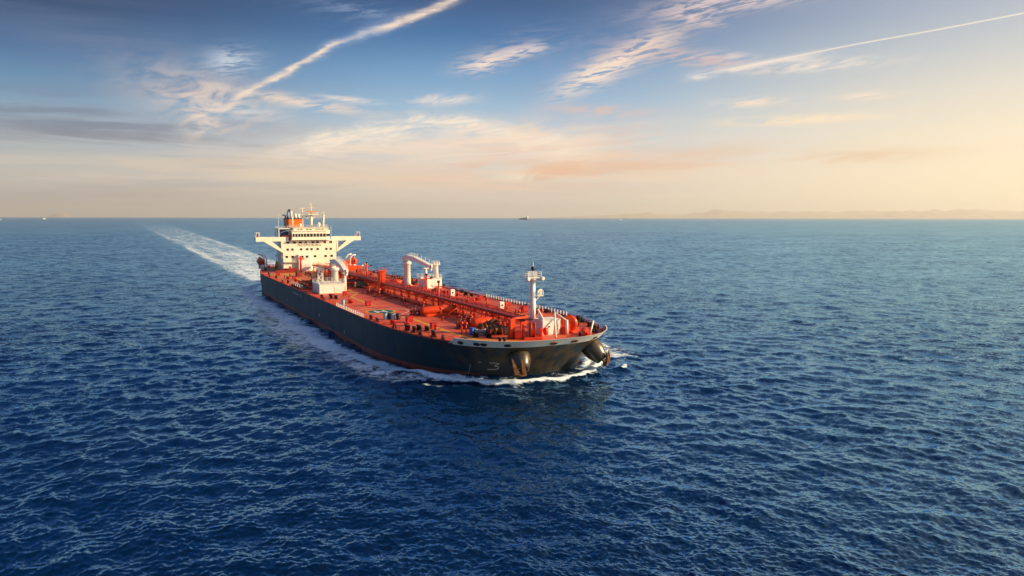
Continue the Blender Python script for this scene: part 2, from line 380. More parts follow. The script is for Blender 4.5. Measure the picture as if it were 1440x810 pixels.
# ------------------------------------------------------------------ sea: one sheet from under the viewpoint to the horizon
def build_water():
    rng = np.random.default_rng(11)
    rr = [6.0, 14.0, 22.0, 30.0]
    while rr[-1] < 60000:
        r = rr[-1]; rr.append(r + (min(max(0.075, r * r / 21000 * 0.56), 2.2) if r < 1500 else min(2.2 + (r - 1500) * 0.06, r * 0.1)))
    rr = np.array(rr)
    th = np.concatenate([np.radians(np.linspace(-180, -58, 90, endpoint=False)), np.radians(np.linspace(-58, 58, 1500, endpoint=False)), np.radians(np.linspace(58, 180, 90, endpoint=False))])
    nr, na = len(rr), len(th)
    Xg = (rr[:, None] * np.sin(th)[None, :]); Yg = (rr[:, None] * np.cos(th)[None, :])
    Z = np.zeros((nr, na)); DX = np.zeros((nr, na)); DY = np.zeros((nr, na))
    dr = np.gradient(rr); da = rr * np.radians(116 / 1500); sp = np.maximum(dr, da)
    S = (Xg - SX0) * HX + (Yg - SY0) * HY; T = (Xg - SX0) * LX + (Yg - SY0) * LY
    # slick water of the wake: shorter waves are damped there
    aft = np.clip(-38 - S, 0, None)
    wake = np.exp(-(np.abs((T - 0.009 * aft) / (22 + 0.018 * aft)) ** 3.6)) * (S < -30) * np.exp(-aft / 5000)
    GUST = np.full((nr, na), 0.95)      # gusts and slicks: short waves are livelier in some patches
    for lg, ag in ((46, 0.16), (75, 0.18), (120, 0.2), (210, 0.2), (340, 0.2)):
        g1 = rng.uniform(0, 6.28)
        GUST += ag * np.sin((Xg * math.cos(g1) + 0.6 * Yg * math.sin(g1)) * 6.283 / lg + rng.uniform(0, 6.28) + 1.2 * np.sin(Xg * 0.011 + Yg * 0.017 + lg))
    GUST = np.clip(GUST, 0.35, 1.5)
    n_oct = 24; lam_all = []; var_all = 0.0; lost = np.zeros(nr)
    lams = 2 ** rng.uniform(math.log2(0.22), math.log2(15), 24 * 6 + 6)
    for lam in sorted(lams):
        k = 2 * math.pi / lam
        gustw = GUST if lam < 4.5 else 1.0
        slope = (0.037 if lam < 1.2 else 0.032) if lam < 2.2 else 0.032 * (2.2 / lam) ** 0.5
        a = slope / k
        spread = 42 if lam > 6 else 62
        d = math.radians(rng.normal(205, spread))        # mostly running towards the viewer, slightly from the right
        dx, dy = math.sin(d), math.cos(d)
        ph = rng.uniform(0, 2 * math.pi)
        wgt = np.clip((lam / sp - 2.2) / 2.2, 0, 1)
        lost += (slope ** 2) * (1 - wgt ** 2); var_all += slope ** 2
        idx = np.nonzero(wgt > 0)[0]
        if len(idx) == 0: continue
        i1 = idx[-1] + 1; i0 = idx[0]
        arg = k * (dx * Xg[i0:i1] + dy * Yg[i0:i1]) + ph
        # wave groups: the amplitude of each train swells and fades over some tens of metres
        gl = lam * rng.uniform(5, 9); ga = rng.uniform(0, 6.28)
        grp = 1 + 0.6 * np.sin((Xg[i0:i1] * math.cos(ga) + Yg[i0:i1] * math.sin(ga)) * 2 * math.pi / gl + rng.uniform(0, 6.28))
        A = a * grp * wgt[i0:i1, None] * (gustw[i0:i1] if lam < 4.5 else 1.0)
        c, s_ = np.cos(arg), np.sin(arg)
        Z[i0:i1] += A * c
        ch = 0.7
        DX[i0:i1] -= ch * A * s_ * dx; DY[i0:i1] -= ch * A * s_ * dy
    lost = lost / var_all
    damp = 1 - 0.45 * wake
    Z *= damp
    # ----- bow wave, side wash and wake
    hw = hb_np(S); aT = np.abs(T)
    inside = (S > -38) & (S < 190.9) & (aT < hw)
    # distance ahead of / beside the waterline
    kx = np.clip((S - SMID) / (tip(0) - SMID), 0, None)
    q = (np.clip(kx, 0, None) ** 2.25 + (aT / BEAM2) ** 2.25) ** (1 / 2.25)
    dist = np.where(S > SMID, (q - 1) * (BEAM2 + (tip(0) - SMID)) * 0.5, aT - hw)
    ang = np.arctan2(aT, np.clip(S - 150, 0.01, None))   # 0 at the stem, grows to the sides
    wob = 0.5 * np.sin(S * 0.9 + T * 0.7) + 0.35 * np.sin(S * 0.37 - T * 1.3)
    crest = 3.6 + 1.2 * ang + 0.25 * wob
    front_w = np.clip((S - 168) / 12, 0, 1)
    Z += 0.75 * np.exp(-((dist - crest) / 1.1) ** 2) * front_w
    Z += 0.45 * np.exp(-((dist - 0.5) / 1.6) ** 2) * front_w
    along = np.clip((S + 45) / 25, 0, 1) * np.clip((193 - S) / 4, 0, 1)
    roll_ = 0.30 * np.sin(2 * math.pi * (S + 2.1 * np.clip(dist, 0, 40)) / 23.0) * np.exp(-np.clip(dist, 0, 99) / 16) * np.clip((S + 60) / 60, 0, 1) * (S < 186) * (dist > -1)
    Z += roll_
    foam = 1.25 * np.exp(-((dist - crest) / (0.75 + 0.2 * wob)) ** 2) * front_w
    foam += 0.42 * np.exp(-((dist - crest + 1.8) / 1.5) ** 2) * front_w + 0.26 * np.exp(-((dist - crest - 1.6) / 1.6) ** 2) * front_w
    a = np.clip(188 - S, 0, None)
    band_c = 3.4 + 2.2 * np.clip(a / 40, 0, 1); band_w = 2.6 + 2.2 * np.clip(a / 60, 0, 1)
    strength = 0.92 + 0.16 * np.exp(-a / 60.0) - 0.12 * np.clip(a / 200, 0, 1)
    foam = np.maximum(foam, strength * np.exp(-((dist - band_c) / band_w) ** 2) * along * (S < 189) * (dist > -0.5))
    foam = np.maximum(foam, 0.68 * np.exp(-a / 600.0) * np.exp(-((dist - 9.5) / 8.5) ** 2) * along * (S < 184))
    # the diverging crests thrown off the shoulders, breaking here and there
    for k_ in range(3):
        so, to = 196.5 - 6.5 * k_, 15.5 + 1.5 * k_
        arm = aT - (to + (so - S) * 0.80)
        run = np.clip((so - S) / 3, 0, 1) * np.exp(-np.clip(so - S, 0, None) / (16 + 5 * k_)) * (S < so)
        brk = 0.5 + 0.5 * np.sin(S * 0.55 + 1.3 * np.sin(S * 0.23 + k_) + np.sign(T) * 1.7 + 2 * k_)
        e = np.exp(-(arm / (0.8 + 0.3 * k_)) ** 2) * run
        Z += 0.55 * np.exp(-(arm / 1.8) ** 2) * run
        foam = np.maximum(foam, 0.82 * e * np.clip((brk - 0.35) / 0.4, 0, 1))
        foam = np.maximum(foam, 0.42 * np.exp(-((arm + 2.5) / 2.2) ** 2) * run)
    wk = wake * (0.57 + 0.12 * np.exp(-aft / 250))
    edge = np.exp(-(((np.abs(T - 0.009 * aft) - (15 + 0.013 * aft)) / (3 + 0.004 * aft)) ** 2)) * (S < -36) * np.exp(-aft / 2200) * 0.2
    foam = np.maximum(foam, wk + edge)
    foam[inside] = 0; Z[inside] = np.minimum(Z[inside], -0.3)
    Z = np.where(rr[:, None] > 3000, 0, Z)
    V = np.stack([Xg + DX, Yg + DY, Z], -1).reshape(-1, 3).astype(np.float32)
    i = np.arange(nr - 1)[:, None] * na; j = np.arange(na)[None, :]; j2 = (j + 1) % na
    F = np.stack([i + j, i + j2, i + na + j2, i + na + j], -1).reshape(-1, 4)
    cen = len(V); V = np.concatenate([V, [[0, 0, 0]]]).astype(np.float32)
    me = bpy.data.meshes.new('water')
    nf = len(F)
    tri = np.stack([np.full(na, cen), (np.arange(na) + 1) % na, np.arange(na)], -1)
    me.vertices.add(len(V)); me.vertices.foreach_set('co', V.ravel())
    me.loops.add(nf * 4 + na * 3)
    me.loops.foreach_set('vertex_index', np.concatenate([F.ravel(), tri.ravel()]).astype(np.int32))
    me.polygons.add(nf + na)
    me.polygons.foreach_set('loop_start', np.concatenate([np.arange(nf) * 4, nf * 4 + np.arange(na) * 3]).astype(np.int32))
    me.polygons.foreach_set('use_smooth', np.ones(nf + na, dtype=bool))
    me.update(calc_edges=True)
    for nm, arr in (('foam', foam), ('lost', np.repeat(lost[:, None], na, 1)), ('wake', wake)):
        at = me.attributes.new(nm, 'FLOAT', 'POINT')
        at.data.foreach_set('value', np.concatenate([arr.ravel(), [0]]).astype(np.float32))
    o = bpy.data.objects.new('water', me); COL.objects.link(o)
    print('water verts', len(V), 'rings', nr)
    return o
WATER_COL = (0.0001, 0.0185, 0.0740)
WATER_DEEP = (0.00005, 0.0085, 0.0380)
def water_material():
    m = bpy.data.materials.new('sea_water'); m.use_nodes = True; n = m.node_tree; b = n.nodes['Principled BSDF']
    geo = n.nodes.new('ShaderNodeNewGeometry'); pos = geo.outputs['Position']
    px, py, pz = nsep(n, pos)
    def attr(nm):
        q = n.nodes.new('ShaderNodeAttribute'); q.attribute_name = nm; return X(n, q.outputs['Fac'])
    lost, foam, wake = attr('lost'), attr('foam'), attr('wake')
    def slope(scale, detail, amt, zoff):
        q = nnoise(n, nvec(n, px, py, zoff), scale, detail, 0.6, color=True)
        r, g, bb = nsep(n, q)
        return (r - 0.5) * amt, (g - 0.5) * amt
    gust = nnoise(n, nvec(n, px * 0.6, py, 3.0), 0.022, 3, 0.55).step(0.36, 0.66) * 0.7 + 0.6
    ax, ay = slope(3.2, 2, SL_SMALL, 1.0)
    bx, by = slope(0.8, 2, SL_MID, 7.0)
    cx, cy = slope(0.16, 3, SL_BIG, 17.0)
    calm = 1 - wake * 0.35
    sx = (ax + (bx + cx) * lost) * gust * calm; sy = (ay + (by + cy) * lost) * gust * calm
    nx, ny, nz = nsep(n, geo.outputs['Normal'])
    vn = n.nodes.new('ShaderNodeVectorMath'); vn.operation = 'NORMALIZE'
    n.links.new(nvec(n, nx + sx, ny + sy, nz), vn.inputs[0])
    patch = nnoise(n, nvec(n, px, py, 0.5), 0.008, 3, 0.5).step(0.35, 0.65)
    wc = nmix(n, patch, WATER_DEEP, WATER_COL)
    wc = nmix(n, wake * 0.6, wc, (0.004, 0.045, 0.10))
    # foam: bubbles and torn streaks
    f1 = nnoise(n, nvec(n, px, py, pz), 0.55, 7, 0.68, 0.6); f2 = nnoise(n, nvec(n, px * 0.35 + py * 0.2, py * 0.6, 2.0), 0.35, 6, 0.66, 0.8)
    fn = (f1 * 0.6 + f2 * 0.4 - 0.5) * 3.0 + 0.46
    low = nnoise(n, nvec(n, (px * HX + py * HY) * 0.012, (px * LX + py * LY) * 0.11, 4.0), 1.0, 4, 0.6)
    thr = fn + foam * 1.25 - 1.0 + (low - 0.5) * 1.1 * (1 - foam * 0.5)
    fm = thr.step(-0.02, 0.5) * foam.step(0.02, 0.2)
    n.nodes.remove(b)
    gl = n.nodes.new('ShaderNodeBsdfGlossy'); gl.inputs['Color'].default_value = GLOSS_TINT
    n.links.new((lost * 0.10 + 0.02).v, gl.inputs['Roughness']); n.links.new(vn.outputs[0], gl.inputs['Normal'])
    body = n.nodes.new('ShaderNodeBsdfDiffuse'); n.links.new(wc, body.inputs['Color']); body.inputs['Normal'].default_value = (0, 0, 1); n.links.new(nvec(n, 0.0, 0.0, 1.0), body.inputs['Normal'])
    fr = n.nodes.new('ShaderNodeFresnel'); fr.inputs['IOR'].default_value = 1.42; n.links.new(vn.outputs[0], fr.inputs['Normal'])
    wm = n.nodes.new('ShaderNodeMixShader'); n.links.new((X(n, fr.outputs[0]) * (1 - lost * 0.52) * REFL).mn(REFL_CAP).v, wm.inputs[0])
    n.links.new(body.outputs[0], wm.inputs[1]); n.links.new(gl.outputs[0], wm.inputs[2])
    d = n.nodes.new('ShaderNodeBsdfDiffuse'); d.inputs['Color'].default_value = (0.74, 0.84, 0.92, 1)
    mx = n.nodes.new('ShaderNodeMixShader'); n.links.new(fm.v, mx.inputs[0]); n.links.new(wm.outputs[0], mx.inputs[1]); n.links.new(d.outputs[0], mx.inputs[2])
    n.links.new(mx.outputs[0], n.nodes['Material Output'].inputs['Surface'])
    return m
SL_SMALL, SL_MID, SL_BIG = 0.62, 0.7, 0.6
GLOSS_TINT = (0.42, 0.73, 1.0, 1); REFL, REFL_CAP = 2.35, 0.95
water = build_water(); water.data.materials.append(water_material()); tag(water, kind='structure')
# ------------------------------------------------------------------ tanker hull
SHIP = empty('oil_tanker', (SX0, SY0, 0), SHIP_RZ)
tag(SHIP, 'large oil tanker with dark hull, red deck and white bridge house under way', 'tanker')
def outline(z, off=0.0, a_from=None):
    """points of the waterplane at height z, from the starboard quarter round the stem to the port quarter"""
    L = tip(z) - SMID; p = 2.25 + 0.58 * max(0.0, min(1.0, z / 8.3))
    P = []
    for s in list(np.linspace(STERN, 25, 14)) + list(np.linspace(35, SMID - 6, 12)): P.append((float(s), -hb(s, z) - off))
    N = 40
    for i in range(N + 1):
        a = -math.pi / 2 + math.pi * i / N
        ca, sa = max(0.0, math.cos(a)), math.sin(a)
        P.append((SMID + (L + off) * ca ** (2 / p), math.copysign((BEAM2 + off) * abs(sa) ** (2 / p), sa)))
    for s in list(np.linspace(SMID - 6, 35, 12)) + list(np.linspace(25, STERN, 14)): P.append((float(s), hb(s, z) + off))
    return P
def hull_material():
    m = bpy.data.materials.new('hull_paint'); m.use_nodes = True; n = m.node_tree; b = n.nodes['Principled BSDF']
    tcn = n.nodes.new('ShaderNodeTexCoord'); x, y, z = nsep(n, tcn.outputs['Object'])
    st = nnoise(n, nvec(n, x * 0.5, y * 0.5, z * 0.06), 1.0, 6, 0.65)
    cl = nnoise(n, tcn.outputs['Object'], 0.12, 5, 0.6)
    wav = nnoise(n, nvec(n, x * 0.06, y * 0.06, 0.0), 1.0, 4, 0.6)
    topc = nmix(n, cl.step(0.35, 0.7), (0.001, 0.014, 0.026), (0.002, 0.032, 0.052))
    topc = nmix(n, st.step(0.56, 0.76) * 0.6, topc, (0.075, 0.045, 0.022))
    topc = nmix(n, x.step(181.0, 193.0) * st.step(0.34, 0.66) * 0.75, topc, (0.13, 0.066, 0.018))  # bow rust streaks, with the golden sun sheen painted into their colour
    fwd = x.step(183.0, 190.0)
    low = nmix(n, cl.step(0.3, 0.7), (0.006, 0.024, 0.036), (0.012, 0.040, 0.054))
    zb = z + (wav - 0.5) * 0.3
    c = nmix(n, (2.6 - z).step(-0.02, 0.06) * (1 - fwd * 0.8), topc, low)
    red = nmix(n, st.step(0.4, 0.7), (0.34, 0.075, 0.045), (0.20, 0.06, 0.045))
    c = nmix(n, (1.05 - zb).step(-0.05, 0.12) * (1 - x.step(184.0, 188.5)), c, red)
    n.links.new(c, b.inputs['Base Color'])
    n.links.new((cl * 0.3 + 0.30 - (st - 0.5) * 0.2).v, b.inputs['Roughness']); b.inputs['Specular IOR Level'].default_value = 0.26
    bp = n.nodes.new('ShaderNodeBump'); bp.inputs['Strength'].default_value = 0.12; bp.inputs['Distance'].default_value = 0.3
    pl = nnoise(n, nvec(n, x * 0.4, y * 0.4, z * 0.5), 1.0, 3, 0.5)
    n.links.new(pl.v, bp.inputs['Height']); n.links.new(bp.outputs[0], b.inputs['Normal'])
    return m
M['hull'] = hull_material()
def deck_material():
    m = bpy.data.materials.new('worn_deck_paint'); m.use_nodes = True; n = m.node_tree; b = n.nodes['Principled BSDF']
    tcn = n.nodes.new('ShaderNodeTexCoord'); x, y, z = nsep(n, tcn.outputs['Object'])
    a = nnoise(n, tcn.outputs['Object'], 0.10, 6, 0.65); f = nnoise(n, tcn.outputs['Object'], 1.1, 6, 0.65)
    s1 = nnoise(n, nvec(n, x * 0.05, y * 0.9, 1.0), 1.0, 5, 0.65)
    c = nmix(n, a.step(0.35, 0.66), (0.60, 0.060, 0.015), (0.66, 0.112, 0.040))
    c = nmix(n, f.step(0.5, 0.72) * 0.55, c, (0.36, 0.10, 0.06))
    c = nmix(n, s1.step(0.55, 0.75) * 0.4, c, (0.30, 0.05, 0.028))
    aft = (60 - x).step(0.0, 50.0) * nnoise(n, tcn.outputs['Object'], 0.07, 4, 0.6).step(0.35, 0.6)
    c = nmix(n, aft * 0.6, c, (0.50, 0.21, 0.075))
    # plate seams across and along the deck
    seam = (x / 12.0)._m('FRACT').step(0.0, 0.012) ; seam2 = (y / 5.5)._m('FRACT').step(0.0, 0.014)
    c = nmix(n, (1 - seam * seam2) * 0.45, c, (0.20, 0.035, 0.02))
    n.links.new(c, b.inputs['Base Color']); b.inputs['Roughness'].default_value = 0.6
    n.links.new((f * 0.4 + 0.4).v, b.inputs['Roughness'])
    return m
M['deck'] = deck_material()

def build_hull():
    zs = [-3.0, -1.0, 0.0, 0.5, 1.0, 1.6, 2.2, 2.8, 3.4, 4.0, 4.7, 5.4, 6.0, 6.6, 7.2]
    rings = [outline(z) for z in zs]; n = len(rings[0])
    mb = MB(); V = [(s, t, z) for z, r in zip(zs, rings) for s, t in r]; Fs = []
    for i in range(len(zs) - 1):
        for k in range(n): Fs.append((i * n + k, i * n + (k + 1) % n, (i + 1) * n + (k + 1) % n, (i + 1) * n + k))
    mb.add(V, Fs, True)
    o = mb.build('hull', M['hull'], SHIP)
    # the transom corners stay sharp
    for p in o.data.polygons:
        if abs(p.normal.x) > 0.9 and p.center.x < STERN + 1: p.use_smooth = False
    return o
hull = build_hull()
def build_deck():
    P = outline(DECK, -0.05); n = len(P); h = n // 2
    mb = MB(); V = [(s, t, DECK) for s, t in P]
    Fs = [(k, k + 1, n - 2 - k, n - 1 - k) for k in range(h - 1)]
    mb.add(V, Fs)
    o = mb.build('main_deck', M['deck'], SHIP, fix=False)
    return o
deck = build_deck(); deck.location.z = 0.004
BW0 = 187.2
def edge_pts(z, s0, off=0.0, s_end=None):
    """outline points on both sides ahead of station s0"""
    return [(s, t) for s, t in outline(z, off) if s >= s0]
def fine_bow(z, off, s0, N=64):
    L = tip(z) - SMID; p = 2.25 + 0.58 * min(1.0, z / 8.3)
    k0 = (s0 - SMID) / (L + off); a0 = math.acos(min(1.0, k0 ** (p / 2)))
    out = []
    for i in range(N + 1):
        a = -a0 + 2 * a0 * i / N
        ca, sa = math.cos(a), math.sin(a)
        out.append((SMID + (L + off) * ca ** (2 / p), math.copysign((BEAM2 + off) * abs(sa) ** (2 / p), sa)))
    return out
def build_bulwark():
    mb = MB(); zs = [6.9, 7.05, 7.2, 7.8, 8.3]
    def z_at(i, N, z): # the ends ramp down to the deck
        e = min(i, N - i); return z if z <= 7.2 or e >= 2 else 7.2 + (z - 7.2) * e / 2
    N = 64
    outr = [fine_bow(z, 0.05, BW0) for z in zs]; inn = [fine_bow(z, -0.14, BW0) for z in (7.2, 7.8, 8.3)]
    V = [(s, t, z_at(i, N, z)) for z, r in zip(zs, outr) for i, (s, t) in enumerate(r)]; n = N + 1
    Fs = [(a * n + k, a * n + k + 1, (a + 1) * n + k + 1, (a + 1) * n + k) for a in range(len(zs) - 1) for k in range(N)]
    mb.cur = 0; mb.add(V, Fs, True)
    V2 = [(s, t, z_at(i, N, z) + (0.01 if z < 7.3 else 0)) for z, r in zip((7.2, 7.8, 8.3), inn) for i, (s, t) in enumerate(r)]
    mb.cur = 1; mb.add(V2, [(a * n + k + 1, a * n + k, (a + 1) * n + k, (a + 1) * n + k + 1) for a in range(2) for k in range(N)], True)
    mb.cur = 0
    mb.add(V[-n:] + V2[-n:], [(k, k + 1, n + k + 1, n + k) for k in range(N)])
    return mb.build('bulwark', [M['white'], M['dark_red']], SHIP, fix=False)
bulwark = build_bulwark()
# ------------------------------------------------------------------ deck house and bridge
def label(o, s): o['label'] = s; return o
def text_mesh(txt, size, depth, name, mat, parent, M4):
    cu = bpy.data.curves.new(name, 'FONT'); cu.body = txt; cu.size = size; cu.extrude = depth; cu.align_x = 'CENTER'; cu.align_y = 'CENTER'; cu.space_character = 1.12
    tmp = bpy.data.objects.new(name, cu); me = bpy.data.meshes.new_from_object(tmp)
    bpy.data.objects.remove(tmp); bpy.data.curves.remove(cu)
    me.transform(M4); me.materials.clear(); me.materials.append(mat)
    o = bpy.data.objects.new(name, me); COL.objects.link(o); o.parent = parent
    return o
def rail(mb, pts, h=1.05, step=2.0, r=0.035, n_rails=3):
    """posts and horizontal bars along a polyline of (x, y, z)"""
    for a, b in zip(pts[:-1], pts[1:]):
        a, b = Vector(a), Vector(b); L = (b - a).length; m = max(1, round(L / step))
        for i in range(m + 1):
            q = a.lerp(b, i / m); mb.box(q.x - r, q.x + r, q.y - r, q.y + r, q.z, q.z + h)
        for k in range(n_rails):
            zz = h * (k + 1) / n_rails - 0.02
            mb.tube([a + Vector((0, 0, zz)), b + Vector((0, 0, zz))], r * 0.75, 4, cap=False)
    return mb

hm = MB()
hm.box(-12, 0, -11.25, 11.0, DECK + 0.01, 20.2, 0.05)
hm.box(-24, -12.003, -8.5, 7.5, DECK + 0.01, 16.5, 0.05)
for z in (10.3, 13.3, 16.3): hm.box(-12.5, 0.05, -11.9, -11.253, z, z + 0.16)      # side galleries
house = hm.build('deckhouse', M['cream'], SHIP)
rw = MB()
for z in (10.46, 13.46, 16.46): rail(rw, [(-12.4, -11.85, z), (0, -11.85, z)], 1.0, 1.5)
for k, z in enumerate((DECK, 10.46, 13.46)):
    x0, x1 = (-10.5, -3.5) if k % 2 == 0 else (-3.5, -10.5)
    for d in (-0.0, 0.55): rw.tube([(x0, -12.0 - d, z), (x1, -12.0 - d, z + 3.0)], 0.09, 4)
rw.build('outside_stairs', M['white'], house)
def window(t, z, wd, ht, parent, s=0.0):
    f = MB(); e = 0.09
    f.box(s - 0.02, s + 0.05, t - wd / 2 - e, t + wd / 2 + e, z + ht / 2, z + ht / 2 + e); f.box(s - 0.02, s + 0.07, t - wd / 2 - e, t + wd / 2 + e, z - ht / 2 - e, z - ht / 2)
    f.box(s - 0.02, s + 0.05, t - wd / 2 - e, t - wd / 2, z - ht / 2, z + ht / 2); f.box(s - 0.02, s + 0.05, t + wd / 2, t + wd / 2 + e, z - ht / 2, z + ht / 2)
    f.cur = 1; f.box(s - 0.02, s + 0.02, t - wd / 2, t + wd / 2, z - ht / 2, z + ht / 2)
    return f.build('window', [M['cream'], M['glass']], parent)
for tt in (-9.1, -6.5, -4.0, -1.8, 1.2, 3.1, 6.2, 8.7): window(tt, 19.4, 1.25 if tt not in (-1.8,) else 0.8, 0.9, house)
for tt in (-9.3, -7.4, -3.8, -1.3, 0.5, 3.1, 6.8, 8.7): window(tt, 16.5, 1.0, 0.9, house)
for tt in (-9.8, -7.4, -3.8, -1.8, 1.9, 6.4, 9.0): window(tt, 13.45, 1.1, 0.9, house, 0.0 if abs(tt + 2.8) > 1.9 else 1.6)
MT = Matrix(((0, 0, 1, 0), (1, 0, 0, 0), (0, 1, 0, 0), (0, 0, 0, 1)))   # text plane -> facing the bow
for word, yy in (('NO', -4.0), ('SMOKING', 1.0)):
    label(text_mesh(word, 1.5, 0.02, 'lettering', M['letter'], house, Matrix.Translation((0.03, yy, 18.25)) @ MT), word + ' in dark capitals on the house front')
an = MB(); an.box(0.003, 1.6, -5.3, -0.3, DECK + 0.01, 14.4, 0.05); an.box(1.603, 1.66, -3.4, -2.5, DECK + 0.2, DECK + 2.2)
an.build('front_annex', M['white'], house)
dm = MB(); dm.cur = 0; dm.box(0.003, 0.08, -9.0, -8.1, DECK + 0.2, DECK + 2.2); dm.build('door', M['redcan'], house)
dm = MB(); dm.box(0.003, 0.08, 8.0, 8.9, DECK + 0.2, DECK + 2.2); dm.build('door', M['redcan'], house)
# front gallery halfway up
fg = MB(); fg.box(0.003, 1.2, -11.2, -5.6, 11.2, 11.34); rail(fg, [(1.15, -11.1, 11.34), (1.15, -5.7, 11.34)], 1.0, 1.4); fg.build('front_gallery', M['cream'], house)
# bridge wings
def wing(sg):
    mb = MB()
    y = lambda a: a * sg
    mb.box(-3.4, 0.05, min(y(11.0), y(21.9)), max(y(11.0), y(21.9)), 20.2, 20.45)
    mb.box(-0.12, 0.06, min(y(8.8), y(21.9)), max(y(8.8), y(21.9)), 20.0 , 21.8)
    mb.box(-3.45, -3.3, min(y(11.0), y(21.9)), max(y(11.0), y(21.9)), 20.0, 21.8)
    mb.box(-3.4, 0.0, min(y(21.75), y(21.9)), max(y(21.75), y(21.9)), 20.0, 21.8)
    poly = [(y(11.2), 15.1), (y(18.9), 19.998), (y(15.6), 19.998), (y(11.9), 16.75), (y(11.9), 19.998), (y(11.2), 19.998)]
    mb.prism(poly, -0.75, 0.035, 'x'); mb.prism([(a, b) for a, b in poly], -3.4, -2.7, 'x')
    mb.prism([(y(11.3), 15.15), (y(18.85), 19.95), (y(18.6), 19.95), (y(11.3), 15.4)], -2.7, -0.75, 'x')
    o = mb.build('bridge_wing', M['cream'], SHIP)
    cb = MB()
    for a, b in ((20.3, -3.2), (21.6, -3.2), (20.3, -0.3), (21.6, -0.3)): cb.box(b - 0.07, b + 0.07, y(a) - 0.07, y(a) + 0.07, 21.8, 23.5)
    cb.box(-3.3, -0.2, min(y(20.1), y(21.8)), max(y(20.1), y(21.8)), 23.5, 23.65)
    cb.cur = 1; cb.box(-2.2, -1.2, min(y(20.6), y(21.3)), max(y(20.6), y(21.3)), 21.4, 22.9, 0.1)
    cb.build('wing_console_shelter', [M['white'], M['dark_red']], o)
    return o
label(wing(-1), 'starboard wing braced by a diagonal strut'); label(wing(1), 'port wing braced by a diagonal strut')
# wheelhouse with its rounded port corner
def wheelhouse():
    mb = MB()
    def plan(o): return [(-11, -7.7 - o), (1.5 + o, -7.7 - o), (1.5 + o, 6.6), (0.9 + o, 7.7 + o), (-0.6, 8.5 + o), (-11, 8.5 + o)]
    mb.prism(plan(0), 20.6, 21.75, 'z'); mb.prism(plan(0.02), 23.1, 24.2, 'z'); mb.prism(plan(-0.35), 21.75, 23.1, 'z')
    mb.prism(plan(0.35), 24.2, 24.36, 'z'); mb.prism(plan(0.5), 20.45, 20.6, 'z')
    mb.prism([(-11, -6.6), (-0.4, -6.6), (-0.4, 7.2), (-11, 7.2)], 24.36, 25.6, 'z'); mb.prism([(-11, -7.2), (0.1, -7.2), (0.1, 7.9), (-11, 7.9)], 25.6, 25.72, 'z')
    o = mb.build('wheelhouse', M['cream'], SHIP)
    xs = [-7.1, -5.9, -4.7, -3.6, -2.4, -1.1, 0.3, 1.7, 3.0, 4.4, 5.7]
    for i, q in enumerate(xs):
        wm = MB(); wd = 0.95 if i not in (4,) else 0.8
        wm.box(1.15, 1.48, q - wd / 2, q + wd / 2, 21.8, 23.05); wm.build('bridge_window', M['glass'], o)
    for q in [(a + b) / 2 for a, b in zip(xs[:-1], xs[1:])] + [-7.6, 6.42]:
        mm = MB(); mm.box(1.16, 1.5, q - 0.1, q + 0.1, 21.75, 23.1); mm.build('window_mullion', M['cream'], o)
    for q, x in ((7.1, 0.95), (7.9, 0.15)):
        wm = MB(); wm.box(-0.45, 0.45, -0.05, 0.16, 21.85, 23.0, M=Matrix.Translation((x, q, 0)) @ Matrix.Rotation(R(-50), 4, 'Z')); wm.build('bridge_window', M['glass'], o)
    for q in (-4.6, -3.4, -1.0, 0.4, 2.9, 4.1, 5.4):
        wm = MB(); wm.box(-0.42, -0.37, q - 0.45, q + 0.45, 24.62, 25.1); wm.build('upper_window', M['glass'], o)
    rr = MB(); rail(rr, [(-10.8, -7.0, 25.72), (0, -7.0, 25.72), (0, 7.7, 25.72), (-10.8, 7.7, 25.72)], 1.1, 1.5); rail(rr, [(1.6, -7.6, 24.36), (1.6, 6.5, 24.36), (0.9, 7.8, 24.36), (-8, 8.6, 24.36)], 1.0, 1.4)
    rr.build('roof_railing', M['cream'], o)
    return o
bridge = wheelhouse()
cn = MB()
cn.box(-9, -0.8, -12.6, -7.75, 25.0, 25.35, 0.05); cn.box(-0.98, -0.72, -12.7, -12.35, 20.46, 25.0); cn.box(-9, -8.75, -12.7, -12.35, 20.46, 25.0)
cn.cur = 1; cn.tube([(-1.0, -12.5, 22.4), (-1.0, -11.6, 23.6), (-1.0, -10.2, 24.2), (-1.0, -7.9, 24.4)], 0.22, 6); cn.box(-6.0, -5.7, -12.2, -7.8, 20.46, 25.0)
cn.cur = 2; cn.box(-4.5, -0.5, -10.9, -7.8, 21.2, 22.4, 0.1); cn.cur = 0
rail(cn, [(-8.8, -12.5, 25.35), (-0.9, -12.5, 25.35), (-0.9, -7.9, 25.35)], 0.9, 1.3)
cn.build('side_canopy', [M['white'], M['bluegrey'], M['red']], bridge)
